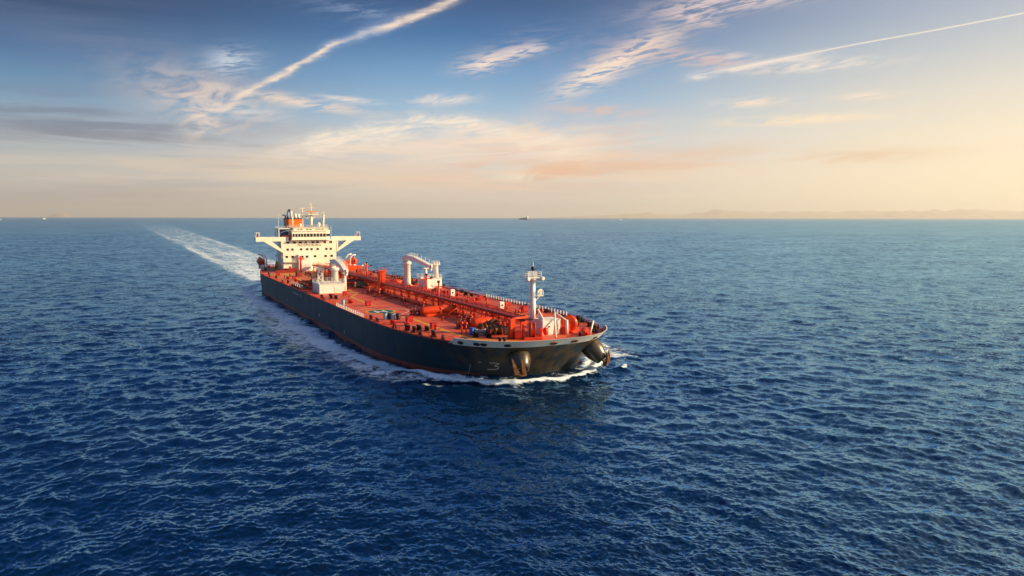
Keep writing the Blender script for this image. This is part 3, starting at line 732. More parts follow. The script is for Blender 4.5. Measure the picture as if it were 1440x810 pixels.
# funnel
fn = MB()
fn.prism([(-30.5, -4.9), (-22.6, -4.9), (-22, -4.3), (-22, 1.3), (-22.6, 1.9), (-30.5, 1.9)], 16.51, 29.1, 'z'); fn.cur = 1
fn.prism([(-30.6, -5.0), (-22.6, -5.0), (-21.9, -4.4), (-21.9, 1.4), (-22.6, 2.0), (-30.6, 2.0)], 29.1, 29.5, 'z')
funnel = fn.build('funnel', [M['orange'], M['soot']], SHIP)
def pipe_part(name, pts, r, mat, parent, n=10): mb = MB(); mb.tube(pts, r, n); return mb.build(name, mat, parent)
pipe_part('exhaust_pipe', [(-25, -2.6, 29.4), (-25, -2.6, 32.2), (-25.4, -2.6, 32.6)], 0.5, M['white'], funnel)
pipe_part('exhaust_pipe', [(-24.6, -0.8, 29.4), (-24.6, -0.8, 31.6)], 0.55, M['cream'], funnel)
pipe_part('exhaust_pipe', [(-24.8, 0.7, 29.4), (-24.8, 0.7, 31.5)], 0.6, M['white'], funnel)
pipe_part('exhaust_pipe', [(-28.0, -3.4, 29.4), (-28.0, -3.6, 31.0), (-28.6, -3.2, 32.4), (-29.5, -2.6, 33.0)], 0.5, M['bluegrey'], funnel)
pipe_part('exhaust_pipe', [(-28.6, -3.0, 32.4), (-29.3, -2.3, 33.3)], 0.55, M['soot'], funnel)
pipe_part('exhaust_pipe', [(-28.5, -4.3, 29.4), (-28.5, -4.6, 30.8), (-28.9, -5.6, 31.0)], 0.35, M['bluegrey'], funnel)
cs = MB(); cs.box(-33, -14.0, -6.8, 5.0, 16.5, 18.6, 0.1); cs.box(-32, -20.5, -6.0, 3.2, 18.6, 20.8, 0.1); cs.build('engine_casing', M['cream'], SHIP)
# masts on the bridge roof
mm = MB(); mm.tube([(-4, 1.55, 24.4), (-4, 1.55, 31.2)], 0.62, 10, r1=0.5); mm.tube([(-4, 1.55, 31.2), (-4, 1.55, 36.4)], 0.30, 8, r1=0.10)
mm.box(-5.0, -2.6, 0.2, 4.4, 31.0, 31.25); mm.box(-4.6, -3.4, -0.8, 0.3, 29.6, 29.8)
for y0 in (2.2, 3.6): mm.tube([(-4, 1.8, 28.6), (-4, y0, 31.0)], 0.12, 5)
rail(mm, [(-2.65, 0.3, 31.25), (-2.65, 4.3, 31.25), (-4.95, 4.3, 31.25)], 1.0, 1.0)
mm.tube([(-4, 0.6, 34.0), (-4, 2.5, 34.0)], 0.10, 5); mm.tube([(-4, 0.9, 35.2), (-4, 2.2, 35.2)], 0.08, 5)
rmast = mm.build('radar_mast', M['cream'], SHIP)
ra = MB(); ra.cyl((-3.4, 1.6, 31.3), 0.35, 0.9, 10); ra.box(-3.6, -3.2, -0.5, 3.7, 32.2, 32.55, 0.08); ra.build('radar_scanner', M['orange'], rmast)
ra = MB(); ra.cyl((-4.0, -0.4, 29.8), 0.25, 0.6, 10); ra.box(-4.15, -3.85, -2.6, 1.0, 30.4, 30.65, 0.06); ra.build('radar_scanner', M['bluegrey'], rmast)
pm = MB(); pm.tube([(-4.5, -1.9, 25.7), (-4.5, -1.9, 33.4)], 0.26, 6, r1=0.16); pm.tube([(-4.5, -3.0, 33.5), (-4.5, -0.8, 33.9)], 0.14, 5); pm.tube([(-4.5, -2.4, 31.6), (-4.5, -1.4, 31.6)], 0.14, 5); pm.build('antenna_mast', M['cream'], SHIP)
pm = MB(); pm.tube([(-3.0, -6.4, 25.7), (-3.0, -6.4, 29.8)], 0.3, 6, r1=0.22); pm.box(-3.3, -2.7, -6.8, -6.0, 29.8, 30.1); pm.build('antenna_mast', M['cream'], SHIP)
pm = MB(); pm.tube([(-3.0, 6.3, 25.7), (-3.0, 6.7, 31.0)], 0.55, 8, r1=0.28); pm.cyl((-3.0, 6.7, 31.0), 0.4, 0.25, 8); pm.tube([(-3.0, 6.7, 31.2), (-3.0, 6.7, 32.8)], 0.10, 5); pm.tube([(-3.0, 5.9, 31.9), (-3.0, 7.5, 31.9)], 0.07, 4); pm.build('signal_mast', M['cream'], SHIP)
dmz = MB(); dmz.lathe([(0.45, 0), (0.45, 0.6), (0.72, 0.9), (0.78, 1.4), (0.6, 1.9), (0.05, 2.15)], (-1.8, 4.2, 25.7), 12); dmz.build('satellite_dome', M['white'], SHIP)
dmz = MB(); dmz.lathe([(0.4, 0), (0.5, 0.4), (0.62, 0.9), (0.5, 1.5), (0.05, 1.8)], (-1.6, -3.6, 25.7), 12); dmz.build('satellite_dome', M['white'], SHIP)
pipe_part('whip_antenna', [(-4, -12.0, 25.4), (-4, -12.0, 31.6)], 0.07, M['white'], SHIP, 5)
pipe_part('whip_antenna', [(-6, 10.5, 21.8), (-6, 10.5, 26.5)], 0.06, M['white'], SHIP, 5)

# ------------------------------------------------------------------ deck fittings
Z = DECK + 0.006
def crane(s, t, top, path, w0, rest_s, rest_t, rest_top, name, lab, cat_r=1.15):
    mb = MB(); mb.lathe([(cat_r + 0.5, 0), (cat_r + 0.5, 0.3), (cat_r + 0.1, 0.5), (cat_r, 1.0), (cat_r - 0.1, top - Z - 1.0), (cat_r + 0.25, top - Z - 0.9), (cat_r + 0.25, top - Z - 0.2), (cat_r - 0.1, top - Z)], (s, t, Z), 16)
    mb.box(s - 1.7, s - 0.6, t - 0.7, t + 0.7, top - 1.6, top + 0.4, 0.1)
    root = mb.build(name, M['white'], SHIP); label(root, lab)
    jb = MB(); P = [Vector(q) for q in path]; V = []; m = len(P)
    for i, q in enumerate(P):
        h = 0.95 - 0.5 * i / (m - 1); wd = w0 - 0.45 * i / (m - 1)
        d = (P[min(i + 1, m - 1)] - P[max(0, i - 1)]).normalized(); up = Vector((0, 0, 1)); sd_ = d.cross(up).normalized(); up = sd_.cross(d)
        V += [q + sd_ * wd / 2 * a + up * h * b for a, b in ((-1, -1), (1, -1), (1, 1), (-1, 1))]
    Fs = [(3, 2, 1, 0), tuple(range((m - 1) * 4, m * 4))]
    for i in range(m - 1):
        for k in range(4): Fs.append((i * 4 + k, i * 4 + (k + 1) % 4, i * 4 + 4 + (k + 1) % 4, i * 4 + 4 + k))
    jb.add(V, Fs); jb.build('jib', M['white'], root)
    rl = MB()
    for a, b in zip(P[:-1], P[1:]):
        for k in range(4):
            q = a.lerp(b, k / 4); rl.box(q.x - 0.05, q.x + 0.05, q.y + w0 / 2 - 0.15, q.y + w0 / 2 - 0.05, q.z + 0.4, q.z + 1.7)
        rl.tube([a + Vector((0, w0 / 2 - 0.1, 1.65)), b + Vector((0, w0 / 2 - 0.1, 1.65))], 0.05, 4)
    rl.build('jib_railing', M['white'], root)
    hk = MB(); e = P[-1]; hk.cyl((e.x, e.y, e.z - 1.5), 0.45, 0.9, 10); hk.tube([(e.x, e.y, e.z - 0.6), (e.x, e.y, e.z)], 0.12, 5); hk.lathe([(0.7, -0.2), (0.7, 0.2)], (0, 0, 0), 14, Matrix.Translation((e.x + 0.2, e.y, e.z - 0.2)) @ Matrix.Rotation(R(90), 4, 'X')); hk.build('hook_block', M['white'], root)
    rm = MB(); rm.tube([(rest_s, rest_t, Z), (rest_s, rest_t, rest_top)], 0.55, 8, r1=0.45); rm.box(rest_s - 0.6, rest_s + 0.6, rest_t - 0.9, rest_t + 0.9, rest_top, rest_top + 0.25)
    rm.tube([(rest_s - 0.5, rest_t, Z + 2.5), (rest_s - 2.2, rest_t, Z)], 0.14, 5); rm.build('jib_rest', M['white'], root)
    ld = MB()
    for d in (-0.25, 0.25): ld.tube([(s + cat_r + 0.15, t + d, Z), (s + cat_r + 0.15, t + d, top - 1)], 0.05, 4)
    for k in range(14): ld.tube([(s + cat_r + 0.15, t - 0.25, Z + 0.4 * k + 0.4), (s + cat_r + 0.15, t + 0.25, Z + 0.4 * k + 0.4)], 0.03, 4)
    ld.build('ladder', M['white'], root)
    return root
crane(81.7, 13.4, 15.4, [(79.9, 13.2, 16.1), (83, 13.6, 16.75), (87.5, 14.1, 16.6), (97.6, 15.4, 14.75)], 1.9, 93.4, 15.4, 13.7, 'hose_crane', 'port crane with its jib lowered onto a rest post')
crane(83.2, -11.2, 14.3, [(82.0, -11.3, 15.7), (85.5, -11.1, 16.3), (89.5, -10.9, 15.6), (94.8, -10.7, 13.9)], 1.9, 92.8, -10.6, 13.0, 'hose_crane', 'starboard crane with its jib stowed forward', 1.2)
def crane_base(s0, s1, t0, t1, z1, ts, tt, th, lab, lattice):
    mb = MB(); mb.box(s0, s1, t0, t1, Z, z1, 0.08); mb.box(s0 - 0.15, s1 + 0.15, t0 - 0.15, t1 + 0.15, z1, z1 + 0.12)
    root = mb.build('hose_handling_house', M['white'], SHIP); label(root, lab)
    rl = MB(); z = z1 + 0.12; rail(rl, [(s1, t0, z), (s1, t1, z), (s0, t1, z), (s0, t0, z), (s1, t0, z)], 1.1, 1.4); rl.build('roof_railing', M['white'], root)
    d = MB(); tm = (t0 + t1) / 2 + 1.2; d.box(s1 + 0.003, s1 + 0.07, tm - 0.45, tm + 0.45, Z + 0.2, Z + 2.1); d.build('door', M['cream'], root)
    tw = MB()
    if lattice:
        for a in (-0.65, 0.65):
            for b in (-0.65, 0.65): tw.tube([(ts + a, tt + b, Z), (ts + a, tt + b, th)], 0.13, 5)
        k = z1 + 0.2; i = 0
        while k < th - 0.8:
            sg = 1 if i % 2 else -1
            for b in (-0.65, 0.65):
                tw.tube([(ts - 0.65 * sg, tt + b, k), (ts + 0.65 * sg, tt + b, k + 1.0)], 0.08, 4); tw.tube([(ts + b, tt - 0.65 * sg, k), (ts + b, tt + 0.65 * sg, k + 1.0)], 0.08, 4)
            k += 1.0; i += 1
    else:
        tw.tube([(ts, tt, z1), (ts, tt, th - 0.6)], 0.85, 12, r1=0.75)
        for d_ in (-0.3, 0.3): tw.tube([(ts + 0.95, tt + d_, z1), (ts + 0.95, tt + d_, th)], 0.06, 4)
        for k in range(9): tw.box(ts + 0.9, ts + 1.0, tt - 0.3, tt + 0.3, z1 + 0.5 + 0.5 * k, z1 + 0.57 + 0.5 * k)
    tw.box(ts - 1.1, ts + 1.1, tt - 1.1, tt + 1.1, th - 0.6, th - 0.4)
    rail(tw, [(ts + 1, tt - 1, th - 0.4), (ts + 1, tt + 1, th - 0.4), (ts - 1, tt + 1, th - 0.4), (ts - 1, tt - 1, th - 0.4), (ts + 1, tt - 1, th - 0.4)], 1.0, 1.0)
    for b in (-0.8, 0.0, 0.8): tw.cyl((ts + 0.9, tt + b, th - 0.4), 0.22, 0.55, 8)
    tw.build('floodlight_tower', M['white'], root)
    return root
crane_base(85.0, 93.6, -18.5, -11.0, 10.1, 84.2, -15.9, 14.2, 'white block beside the starboard crane', True)
crane_base(86.8, 93.2, 15.0, 21.0, 10.4, 91.6, 19.6, 15.3, 'white block beside the port crane', False)

# catwalk and cargo pipes down the middle
cw = MB(); C0, C1, CT = 3.0, 185.5, 0.9
cw.box(C0, C1, CT - 1.1, CT + 1.1, 9.95, 10.12); cw.box(C0, C1, CT - 1.2, CT - 1.08, 9.7, 10.2); cw.box(C0, C1, CT + 1.08, CT + 1.2, 9.7, 10.2)
catwalk = cw.build('catwalk', M['dark_red'], SHIP)
rl = MB()
rail(rl, [(C0, CT - 1.1, 10.15), (C1, CT - 1.1, 10.15)], 1.05, 2.6, 0.04); rail(rl, [(C0, CT + 1.1, 10.15), (C1, CT + 1.1, 10.15)], 1.05, 2.6, 0.04)
rl.build('catwalk_railing', M['red'], catwalk)
def frame_support(s):
    mb = MB(); mb.box(-0.16, 0.16, CT - 1.15, CT - 0.85, Z, 9.7); mb.box(-0.16, 0.16, CT + 5.0, CT + 5.3, Z, 9.3); mb.box(-0.16, 0.16, CT + 0.85, CT + 1.15, Z, 9.7)
    mb.box(-0.14, 0.14, CT - 1.3, CT + 5.4, 8.85, 9.1)
    mb.tube([(0, CT - 1.0, 8.3), (0, CT - 2.2, Z)], 0.09, 4)
    o = mb.build('catwalk_support', M['red'], SHIP); o.location = (s, 0, 0); return o
f0 = frame_support(6.0)
for s in np.arange(12.0, 184, 6.0):
    c = f0.copy(); COL.objects.link(c); c.location.x = float(s)
for k, (tt, zz_, r, a, b) in enumerate(((CT + 1.9, 9.5, 0.36, 5, 183), (CT + 2.75, 9.5, 0.36, 5, 176), (CT + 3.6, 9.5, 0.36, 5, 168), (CT + 4.5, 9.45, 0.30, 5, 160), (CT - 2.0, 7.75, 0.26, 20, 180), (CT - 2.8, 7.7, 0.22, 30, 150), (CT + 5.8, 7.8, 0.30, 12, 172))):
    mb = MB(); mb.tube([(a, tt, zz_), (b, tt, zz_), (b + 1.2, tt, zz_ - 0.2), (b + 1.4, tt, Z)], r, 8)
    for s in np.arange(a + 4, b - 2, 11.0): mb.lathe([(r * 1.45, -0.09), (r * 1.45, 0.09)], (0, 0, 0), 10, Matrix.Translation((float(s), tt, zz_)) @ Matrix.Rotation(R(90), 4, 'Y'))
    mb.build('cargo_pipe', M['red'] if k % 2 == 0 else M['orange_red'], SHIP)
# branch pipes to the tanks
def branch(s, t1, r, z, mat):
    mb = MB(); a = CT - 2.4 if t1 < 0 else CT + 4.2
    mb.tube([(s, a, z), (s, t1, z), (s, t1 + (-0.5 if t1 < 0 else 0.5), z - 0.15), (s, t1 + (-0.6 if t1 < 0 else 0.6), Z)], r, 7); return mb.build('branch_pipe', mat, SHIP)
rs = random.Random(3)
for s in (34, 46, 58, 108, 116, 131, 147, 158, 166, 174):
    branch(s, -rs.uniform(4.5, 8.5), 0.17, 7.65, M['dark_red'] if rs.random() < .6 else M['red']); branch(s + 3, rs.uniform(8.5, 13), 0.17, 7.65, M['dark_red'])
# manifold across the deck between the cranes
for k, s in enumerate((64.5, 67.0, 69.5, 72.0, 74.5, 77.0)):
    mb = MB(); mb.tube([(s, -18.4, 8.6), (s, 18.6, 8.6)], 0.34, 8)
    for q in (-18.4, -16.8, -12, 12, 17, 18.6): mb.lathe([(0.55, -0.12), (0.55, 0.12)], (0, 0, 0), 10, Matrix.Translation((s, q, 8.6)) @ Matrix.Rotation(R(90), 4, 'X'))
    for q in (-15.6, 15.6): mb.box(s - 0.2, s + 0.2, q - 0.2, q + 0.2, Z, 8.3)
    mb.build('manifold_pipe', M['dark_red'] if k % 2 else M['black'], SHIP)
    for q in (-14.2, 14.2):
        v = MB(); v.lathe([(0.5, -0.4), (0.62, -0.15), (0.62, 0.15), (0.5, 0.4)], (0, 0, 0), 10, Matrix.Translation((s, q, 8.6)) @ Matrix.Rotation(R(90), 4, 'X')); v.tube([(s, q, 9.1), (s, q, 10.0)], 0.12, 6); v.lathe([(0.5, 0), (0.5, 0.1)], (s, q, 10.0), 12); v.build('manifold_valve', M['black'], SHIP)
for sg in (-1, 1):
    mb = MB(); a, b = sorted((sg * 17.2, sg * 20.6)); mb.box(62.5, 79.0, a, b, Z, Z + 0.5); mb.cur = 1
    mb.box(62.7, 78.8, a + 0.2, b - 0.2, Z + 0.5, Z + 0.56); mb.cur = 2
    e = sg * 20.3; mb.box(62.5, 79.0, min(e, e + 0.25 * sg), max(e, e + 0.25 * sg), Z + 1.2, Z + 1.45)
    for s in np.arange(63, 79, 3.0): mb.box(float(s) - 0.08, float(s) + 0.08, min(e, e + 0.2 * sg), max(e, e + 0.2 * sg), Z + 0.5, Z + 1.25)
    mb.build('drip_tray', [M['dark_red'], M['black'], M['cream']], SHIP)
# red portal frame before the house, red columns and posts
mb = MB(); mb.box(18, 18.5, 3.4, 11.2, 11.3, 11.7); mb.box(18, 18.5, 3.4, 3.8, Z, 11.3); mb.box(17.6, 19.0, 9.0, 11.4, Z, 12.3, 0.1); mb.box(17.7, 18.9, 4.4, 8.4, Z, 10.6, 0.3); mb.cur = 1; mb.tube([(19.1, 4.6, 9.2), (19.1, 8.8, 9.2)], 0.35, 8); mb.build('fire_station_frame', [M['orange_red'], M['red']], SHIP)
mb = MB(); mb.box(95.2, 97.0, 1.0 - 1.95, 1.0 - 0.2, Z, 13.6, 0.08); mb.box(95.0, 97.2, -1.3, 1.3, 13.6, 13.85); rail(mb, [(97.1, -1.2, 13.85), (97.1, 1.2, 13.85)], 0.9, 1.0); mb.tube([(97.2, -0.2, Z), (97.2, -0.2, 13.6)], 0.08, 4); mb.build('deck_tower', M['red'], SHIP)
mb = MB(); mb.box(187.4, 188.6, -5.2, -4.2, Z, 10.9, 0.06); mb.tube([(188, -4.7, 10.9), (185.6, 0.2, 10.6)], 0.22, 6); mb.build('deck_tower', M['orange_red'], SHIP)
def lamp_post(s, t, h):
    mb = MB(); mb.tube([(0, 0, 0), (0, 0, h)], 0.30, 8, r1=0.22); mb.tube([(0, -1.6, h - 1.0), (0, 1.6, h - 1.0)], 0.14, 5)
    o = mb.build('deck_lamp_post', M['red'], SHIP); o.location = (s, t, Z)
    for q in (-1.5, 1.5):
        f = MB(); f.box(-0.25, 0.25, q - 0.35, q + 0.35, h - 0.95, h - 0.45, 0.06); f.build('floodlight', M['white'] if q < 0 else M['black'], o)
    f = MB(); f.cyl((0, 0, h), 0.4, 0.5, 8); f.build('lamp_head', M['black'], o)
    return o
lp = lamp_post(140.6, 0.2, 6.5)
for s, t in ((40, -1.6), (118, 5.9), (60, 6.2)): copy_tree(lp, SHIP, (s, t, Z))
# low red deck tanks
def deck_tank(s, t0, t1, r, mat):
    mb = MB(); Mx = Matrix.Translation((s, t0, Z + r + 0.15)) @ Matrix.Rotation(R(-90), 4, 'X'); L = t1 - t0
    mb.lathe([(r * 0.25, 0), (r * 0.8, 0.12), (r, 0.45), (r, L - 0.45), (r * 0.8, L - 0.12), (r * 0.25, L)], (0, 0, 0), 16, Mx)
    for q in (t0 + L * 0.2, t0 + L * 0.8): mb.box(s - r * 0.8, s + r * 0.8, q - 0.2, q + 0.2, Z, Z + r)
    return mb.build('deck_tank', mat, SHIP)
deck_tank(151.6, -8.9, 0.2, 1.0, M['orange_red']); deck_tank(174.6, -6.6, -1.9, 1.05, M['orange_red']); deck_tank(78, 8.0, 12.6, 0.9, M['red'])
mb = MB(); mb.box(152.7, 153.6, -8.6, 0.2, Z, Z + 0.55, 0.1); mb.box(173.0, 173.5, -8, 4, Z, Z + 0.5); mb.build('pipe_casing', M['orange_red'], SHIP)
# round winching area and walkway paint
def disc(r0, r1, c, z, n=64, a0=0, a1=360):
    V, Fs = [], []; m = n + 1
    for i in range(m):
        a = R(a0 + (a1 - a0) * i / n); V += [(c[0] + r0 * math.cos(a), c[1] + r0 * math.sin(a), z), (c[0] + r1 * math.cos(a), c[1] + r1 * math.sin(a), z)]
    for i in range(n): Fs.append((2 * i, 2 * i + 1, 2 * i + 3, 2 * i + 2))
    return V, Fs
HP = (139.6, -14.6)
mb = MB(); mb.cur = 0; mb.add(*disc(0.0, 3.15, HP, Z + 0.006)); mb.cur = 1; mb.add(*disc(3.15, 3.75, HP, Z + 0.006)); mb.cur = 2; mb.add(*disc(6.6, 6.82, HP, Z + 0.006, 64)); mb.add(*disc(9.4, 9.6, HP, Z + 0.006, 40, 20, 110))
def quad(mb, x0, x1, y0, y1, z): mb.add([(x0, y0, z), (x1, y0, z), (x1, y1, z), (x0, y1, z)], [(0, 1, 2, 3)])
hx, hy = HP; quad(mb, hx - 1.9, hx + 1.9, hy - 1.35, hy - 0.75, Z + 0.010); quad(mb, hx - 1.9, hx + 1.9, hy + 0.75, hy + 1.35, Z + 0.010); quad(mb, hx - 0.32, hx + 0.32, hy - 0.75, hy + 0.75, Z + 0.010)
mb.build('helicopter_circle', [M['teal'], M['yellow'], M['marking']], SHIP, fix=False)
def stripe(pts, wd, mat, name='walkway_marking'):
    mb = MB()
    for i, (a, b) in enumerate(zip(pts[:-1], pts[1:])):
        a, b = Vector(a), Vector(b); d = (b - a).normalized(); nn = Vector((-d.y, d.x)) * wd / 2; z = Z + 0.006 + 0.004 * (i % 2); a2, b2 = a - d * wd / 2, b + d * wd / 2
        mb.add([(*(a2 - nn), z), (*(b2 - nn), z), (*(b2 + nn), z), (*(a2 + nn), z)], [(0, 1, 2, 3)])
    return mb.build(name, mat, SHIP, fix=False)
stripe([(84.6, -7.5), (97.1, -8.0), (104.5, -12.0), (120.6, -12.6), (127.5, -12.4)], 0.75, M['yellow'])
stripe([(151.0, -12.9), (155, -12.2), (179.2, -12.3), (186.0, -11.2), (191.5, -5.5)], 0.8, M['yellow'])
stripe([(12, -13.2), (34, -13.0), (50, -12.8), (61, -13.0)], 0.8, M['yellow']); stripe([(120, 13.2), (150, 13.4), (164, 13.2), (182, 11)], 0.8, M['yellow']); stripe([(20, 13.3), (60, 13.2)], 0.8, M['yellow'])
# railings along the deck edge
def edge(sg, a, b, step=6.0):
    m = max(1, round((b - a) / step)); return [(a + (b - a) * i / m, sg * (hb(a + (b - a) * i / m, DECK) - 0.35), Z) for i in range(m + 1)]
for sg in (-1, 1):
    mb = MB(); rail(mb, edge(sg, STERN + 0.4, 62), 1.05, 2.2, 0.04)
    if sg < 0: rail(mb, edge(sg, 80, 125), 1.05, 2.2, 0.04); rail(mb, edge(sg, 149, BW0), 1.05, 2.2, 0.04)
    else: rail(mb, edge(sg, 80, 124), 1.05, 2.2, 0.04); rail(mb, edge(sg, 168, BW0), 1.05, 2.2, 0.04)
    mb.build('deck_railing', M['red'], SHIP)
for sg, a, b in ((-1, 125.5, 148.5), (1, 124.5, 167.5)):
    mb = MB()
    P = edge(sg, a, b, 1.5)
    for x, y, z in P: mb.box(x - 0.10, x + 0.10, y - 0.10, y + 0.10, z, z + 1.05)
    for q in (0.5, 0.95): mb.tube([(x, y, z + q) for x, y, z in P], 0.05, 4)
    mb.build('white_stanchion_rail', M['white'], SHIP)
for sg in (-1, 1):
    mb = MB()
    P = [(s, sg * (hb(s, DECK) - 0.08)) for s in np.linspace(STERN + 0.2, BW0 - 0.4, 60)]
    for (a, b), (c, d) in zip(P[:-1], P[1:]):
        mb.add([(a, b - 0.07, Z), (c, d - 0.07, Z), (c, d + 0.07, Z), (a, b + 0.07, Z), (a, b - 0.07, Z + 0.28), (c, d - 0.07, Z + 0.28), (c, d + 0.07, Z + 0.28), (a, b + 0.07, Z + 0.28)], [(3, 2, 1, 0), (4, 5, 6, 7), (0, 1, 5, 4), (2, 3, 7, 6)])
    mb.build('gutter_bar', M['dark_red'], SHIP, fix=False)
mb = MB(); rail(mb, [(STERN + 0.4, -10.2, Z), (STERN + 0.4, 10.2, Z)], 1.05, 2.2, 0.04); mb.build('stern_railing', M['red'], SHIP)
# bollards, rollers, vents, hatches: one of each kind, then copies
def make(name, fn, mats): mb = MB(); fn(mb); return mb.build(name, mats, SHIP)
def f_bollard(mb):
    mb.box(-1.1, 1.1, -0.5, 0.5, 0, 0.22)
    for x in (-0.65, 0.65): mb.lathe([(0.36, 0.2), (0.34, 1.05), (0.45, 1.1), (0.45, 1.3), (0.3, 1.36)], (x, 0, 0), 10)
def f_roller(mb):
    mb.box(-1.3, 1.3, -0.45, 0.45, 0, 0.35)
    for x in (-0.9, 0, 0.9): mb.lathe([(0.30, 0.35), (0.24, 0.6), (0.24, 0.9), (0.32, 1.15)], (x, 0, 0), 8)
def f_vent(mb):
    mb.tube([(0, 0, 0), (0, 0, 2.3)], 0.16, 7); mb.lathe([(0.22, 2.1), (0.42, 2.25), (0.42, 2.6), (0.2, 2.8)], (0, 0, 0), 8); mb.cyl((0, 0, 0), 0.4, 0.15, 8)
def f_hatch(mb):
    mb.lathe([(0.72, 0), (0.72, 0.75), (0.85, 0.78), (0.85, 0.95), (0.3, 1.05)], (0, 0, 0), 12); mb.box(-1.0, -0.75, -0.2, 0.2, 0.7, 1.0)
def f_box(mb):
    mb.box(-0.65, 0.65, -0.8, 0.8, 0.25, 1.45, 0.06); mb.box(-0.5, -0.35, -0.6, 0.6, 0, 0.25); mb.box(0.35, 0.5, -0.6, 0.6, 0, 0.25); mb.box(-0.75, 0.75, -0.9, 0.9, 1.45, 1.53)
def f_clean(mb):
    mb.cyl((0, 0, 0), 0.35, 0.35, 8); mb.tube([(0, 0, 0.3), (0, 0, 0.95)], 0.14, 6); mb.box(-0.3, 0.3, -0.16, 0.16, 0.85, 1.2)
def f_monitor(mb):
    mb.tube([(0, 0, 0), (0, 0, 3.3)], 0.26, 8); mb.box(-0.9, 0.9, -0.9, 0.9, 2.2, 2.32); rail(mb, [(0.85, -0.85, 2.3), (0.85, 0.85, 2.3), (-0.85, 0.85, 2.3), (-0.85, -0.85, 2.3), (0.85, -0.85, 2.3)], 0.8, 1.7, 0.04); mb.tube([(-0.4, 0, 3.3), (0.4, 0, 3.45), (1.5, 0, 3.9)], 0.16, 7)
def f_valves(mb):
    mb.box(-1.1, 1.1, -1.5, 1.5, 0, 0.5, 0.05)
    for x, y, h in ((-0.6, -1.0, 2.4), (0.4, -0.6, 2.0), (-0.5, 0.2, 2.7), (0.5, 0.8, 2.2), (0.0, 1.2, 1.6)):
        mb.tube([(x, y, 0.4), (x, y, h)], 0.17, 6); mb.lathe([(0.42, h - 0.1), (0.42, h + 0.05)], (x, y, 0), 9); mb.box(x - 0.3, x + 0.3, y - 0.3, y + 0.3, 0.9, 1.5, 0.08)
    mb.tube([(-0.6, -1.5, 1.0), (0.6, 1.5, 1.0)], 0.2, 6)
SMALL = {'bollard': 0.72, 'roller_fairlead': 0.75, 'equipment_box': 0.78, 'tank_hatch': 0.8, 'tank_vent': 0.85, 'cleaning_machine': 0.8, 'valve_cluster': 0.8, 'foam_monitor': 0.85}
def place(proto, spots, mat=None):
    for i, q in enumerate(spots):
        o = proto if i == 0 else proto.copy()
        if i: COL.objects.link(o)
        o.location = (q[0], q[1], Z); o.rotation_euler = (0, 0, R(q[2]) if len(q) > 2 else 0)
        k_ = SMALL.get(proto.name.split('.')[0], 1.0) * (q[3] if len(q) > 3 else 1.0); o.scale = (k_, k_, k_)
place(make('bollard', f_bollard, M['black']), [(104.0, -20.3), (105.6, -18.0), (107.9, -17.2), (151.5, -20.7), (170.4, -19.0, 0, 1.25), (173.0, -18.5, -8, 1.2), (171.4, -16.9, 0, 1.2), (172.4, -15.6), (179.6, -17.1, -12, 1.3), (52, -19.5), (30, -19.6), (12, -19.2), (-12, -16.4), (-30, -12), (105, 20.3), (116.5, 18.8, 0, 1.2), (120, 19.0), (150, 20.3), (172, 17.5), (180, 15.5), (30, 20), (55, 20), (-12, 17), (-30, 12), (183.5, -10.0), (185.6, -8.2), (186.5, 15.2), (183, 16.8), (176.0, 19.2), (174.0, 20.0), (191.5, -8.5, 40), (193.0, 7.6, -35)])
place(make('roller_fairlead', f_roller, M['black']), [(109, -21.0), (155.5, -20.6), (176.5, -18.6, -10), (166, -20.2), (50, -21), (22, -20.6), (-20, -16.6), (109, 21.1), (160, 20.2), (177, 18.8, 15), (186.0, 16.2, 30), (189.5, 13.0, 35), (50, 21), (22, 20.8), (183.5, -16.8, -18), (188.5, -14.4, -30)])
vp = []
for s in np.arange(26, 178, 14.5):
    for t in (-4.6, 7.2, 12.0): vp.append((float(s) + rs.uniform(-3, 3), t + rs.uniform(-1, 1)))
place(make('tank_vent', f_vent, M['red']), [(111.8, -5.9, 0, 1.2), (178.6, -10.7, 0, 1.0), (178.9, -9.9, 0, 0.95)] + [q for q in vp if not (132 < q[0] < 147 and q[1] < -7) and not (82 < q[0] < 96 and abs(q[1]) > 9.8)])
hp = []
for s in np.arange(32, 176, 14.5):
    for t in (-16.0, 16.0): hp.append((float(s) + rs.uniform(-4, 4), t + rs.uniform(-1, 1), rs.uniform(0, 360)))
place(make('tank_hatch', f_hatch, M['redcan']), [(160.9, -18.7, 0, 1.1)] + [q for q in hp if not (131 < q[0] < 148 and q[1] < -7) and not (80 < q[0] < 98 and abs(q[1]) > 9)])
place(make('equipment_box', f_box, M['redcan']), [(159.6, -14.6, 0, 1.15), (127.6, -14.0, 0, 1.1), (157.4, 15.6, 0, 1.3), (100, -12.6), (20, -17), (40, -15), (112, 15.5), (170, -13.2), (145, 17.5), (128, 18)])
cp = []
for s in np.arange(24, 180, 9.0):
    for t in (-17.5, -13.5, -7.0, 10.5, 14.5, 18.5):
        if rs.random() < 0.45: cp.append((float(s) + rs.uniform(-4, 4), t + rs.uniform(-1.2, 1.2), rs.uniform(0, 360)))
place(make('cleaning_machine', f_clean, M['dark_red']), [q for q in cp if not (131 < q[0] < 148 and q[1] < -7) and not (60 < q[0] < 97 and abs(q[1]) > 9)][:80])
place(make('foam_monitor', f_monitor, M['red']), [(60, 3.2), (32, 4.0), (112, 3.0), (146, 5.8), (168, 4.6)])
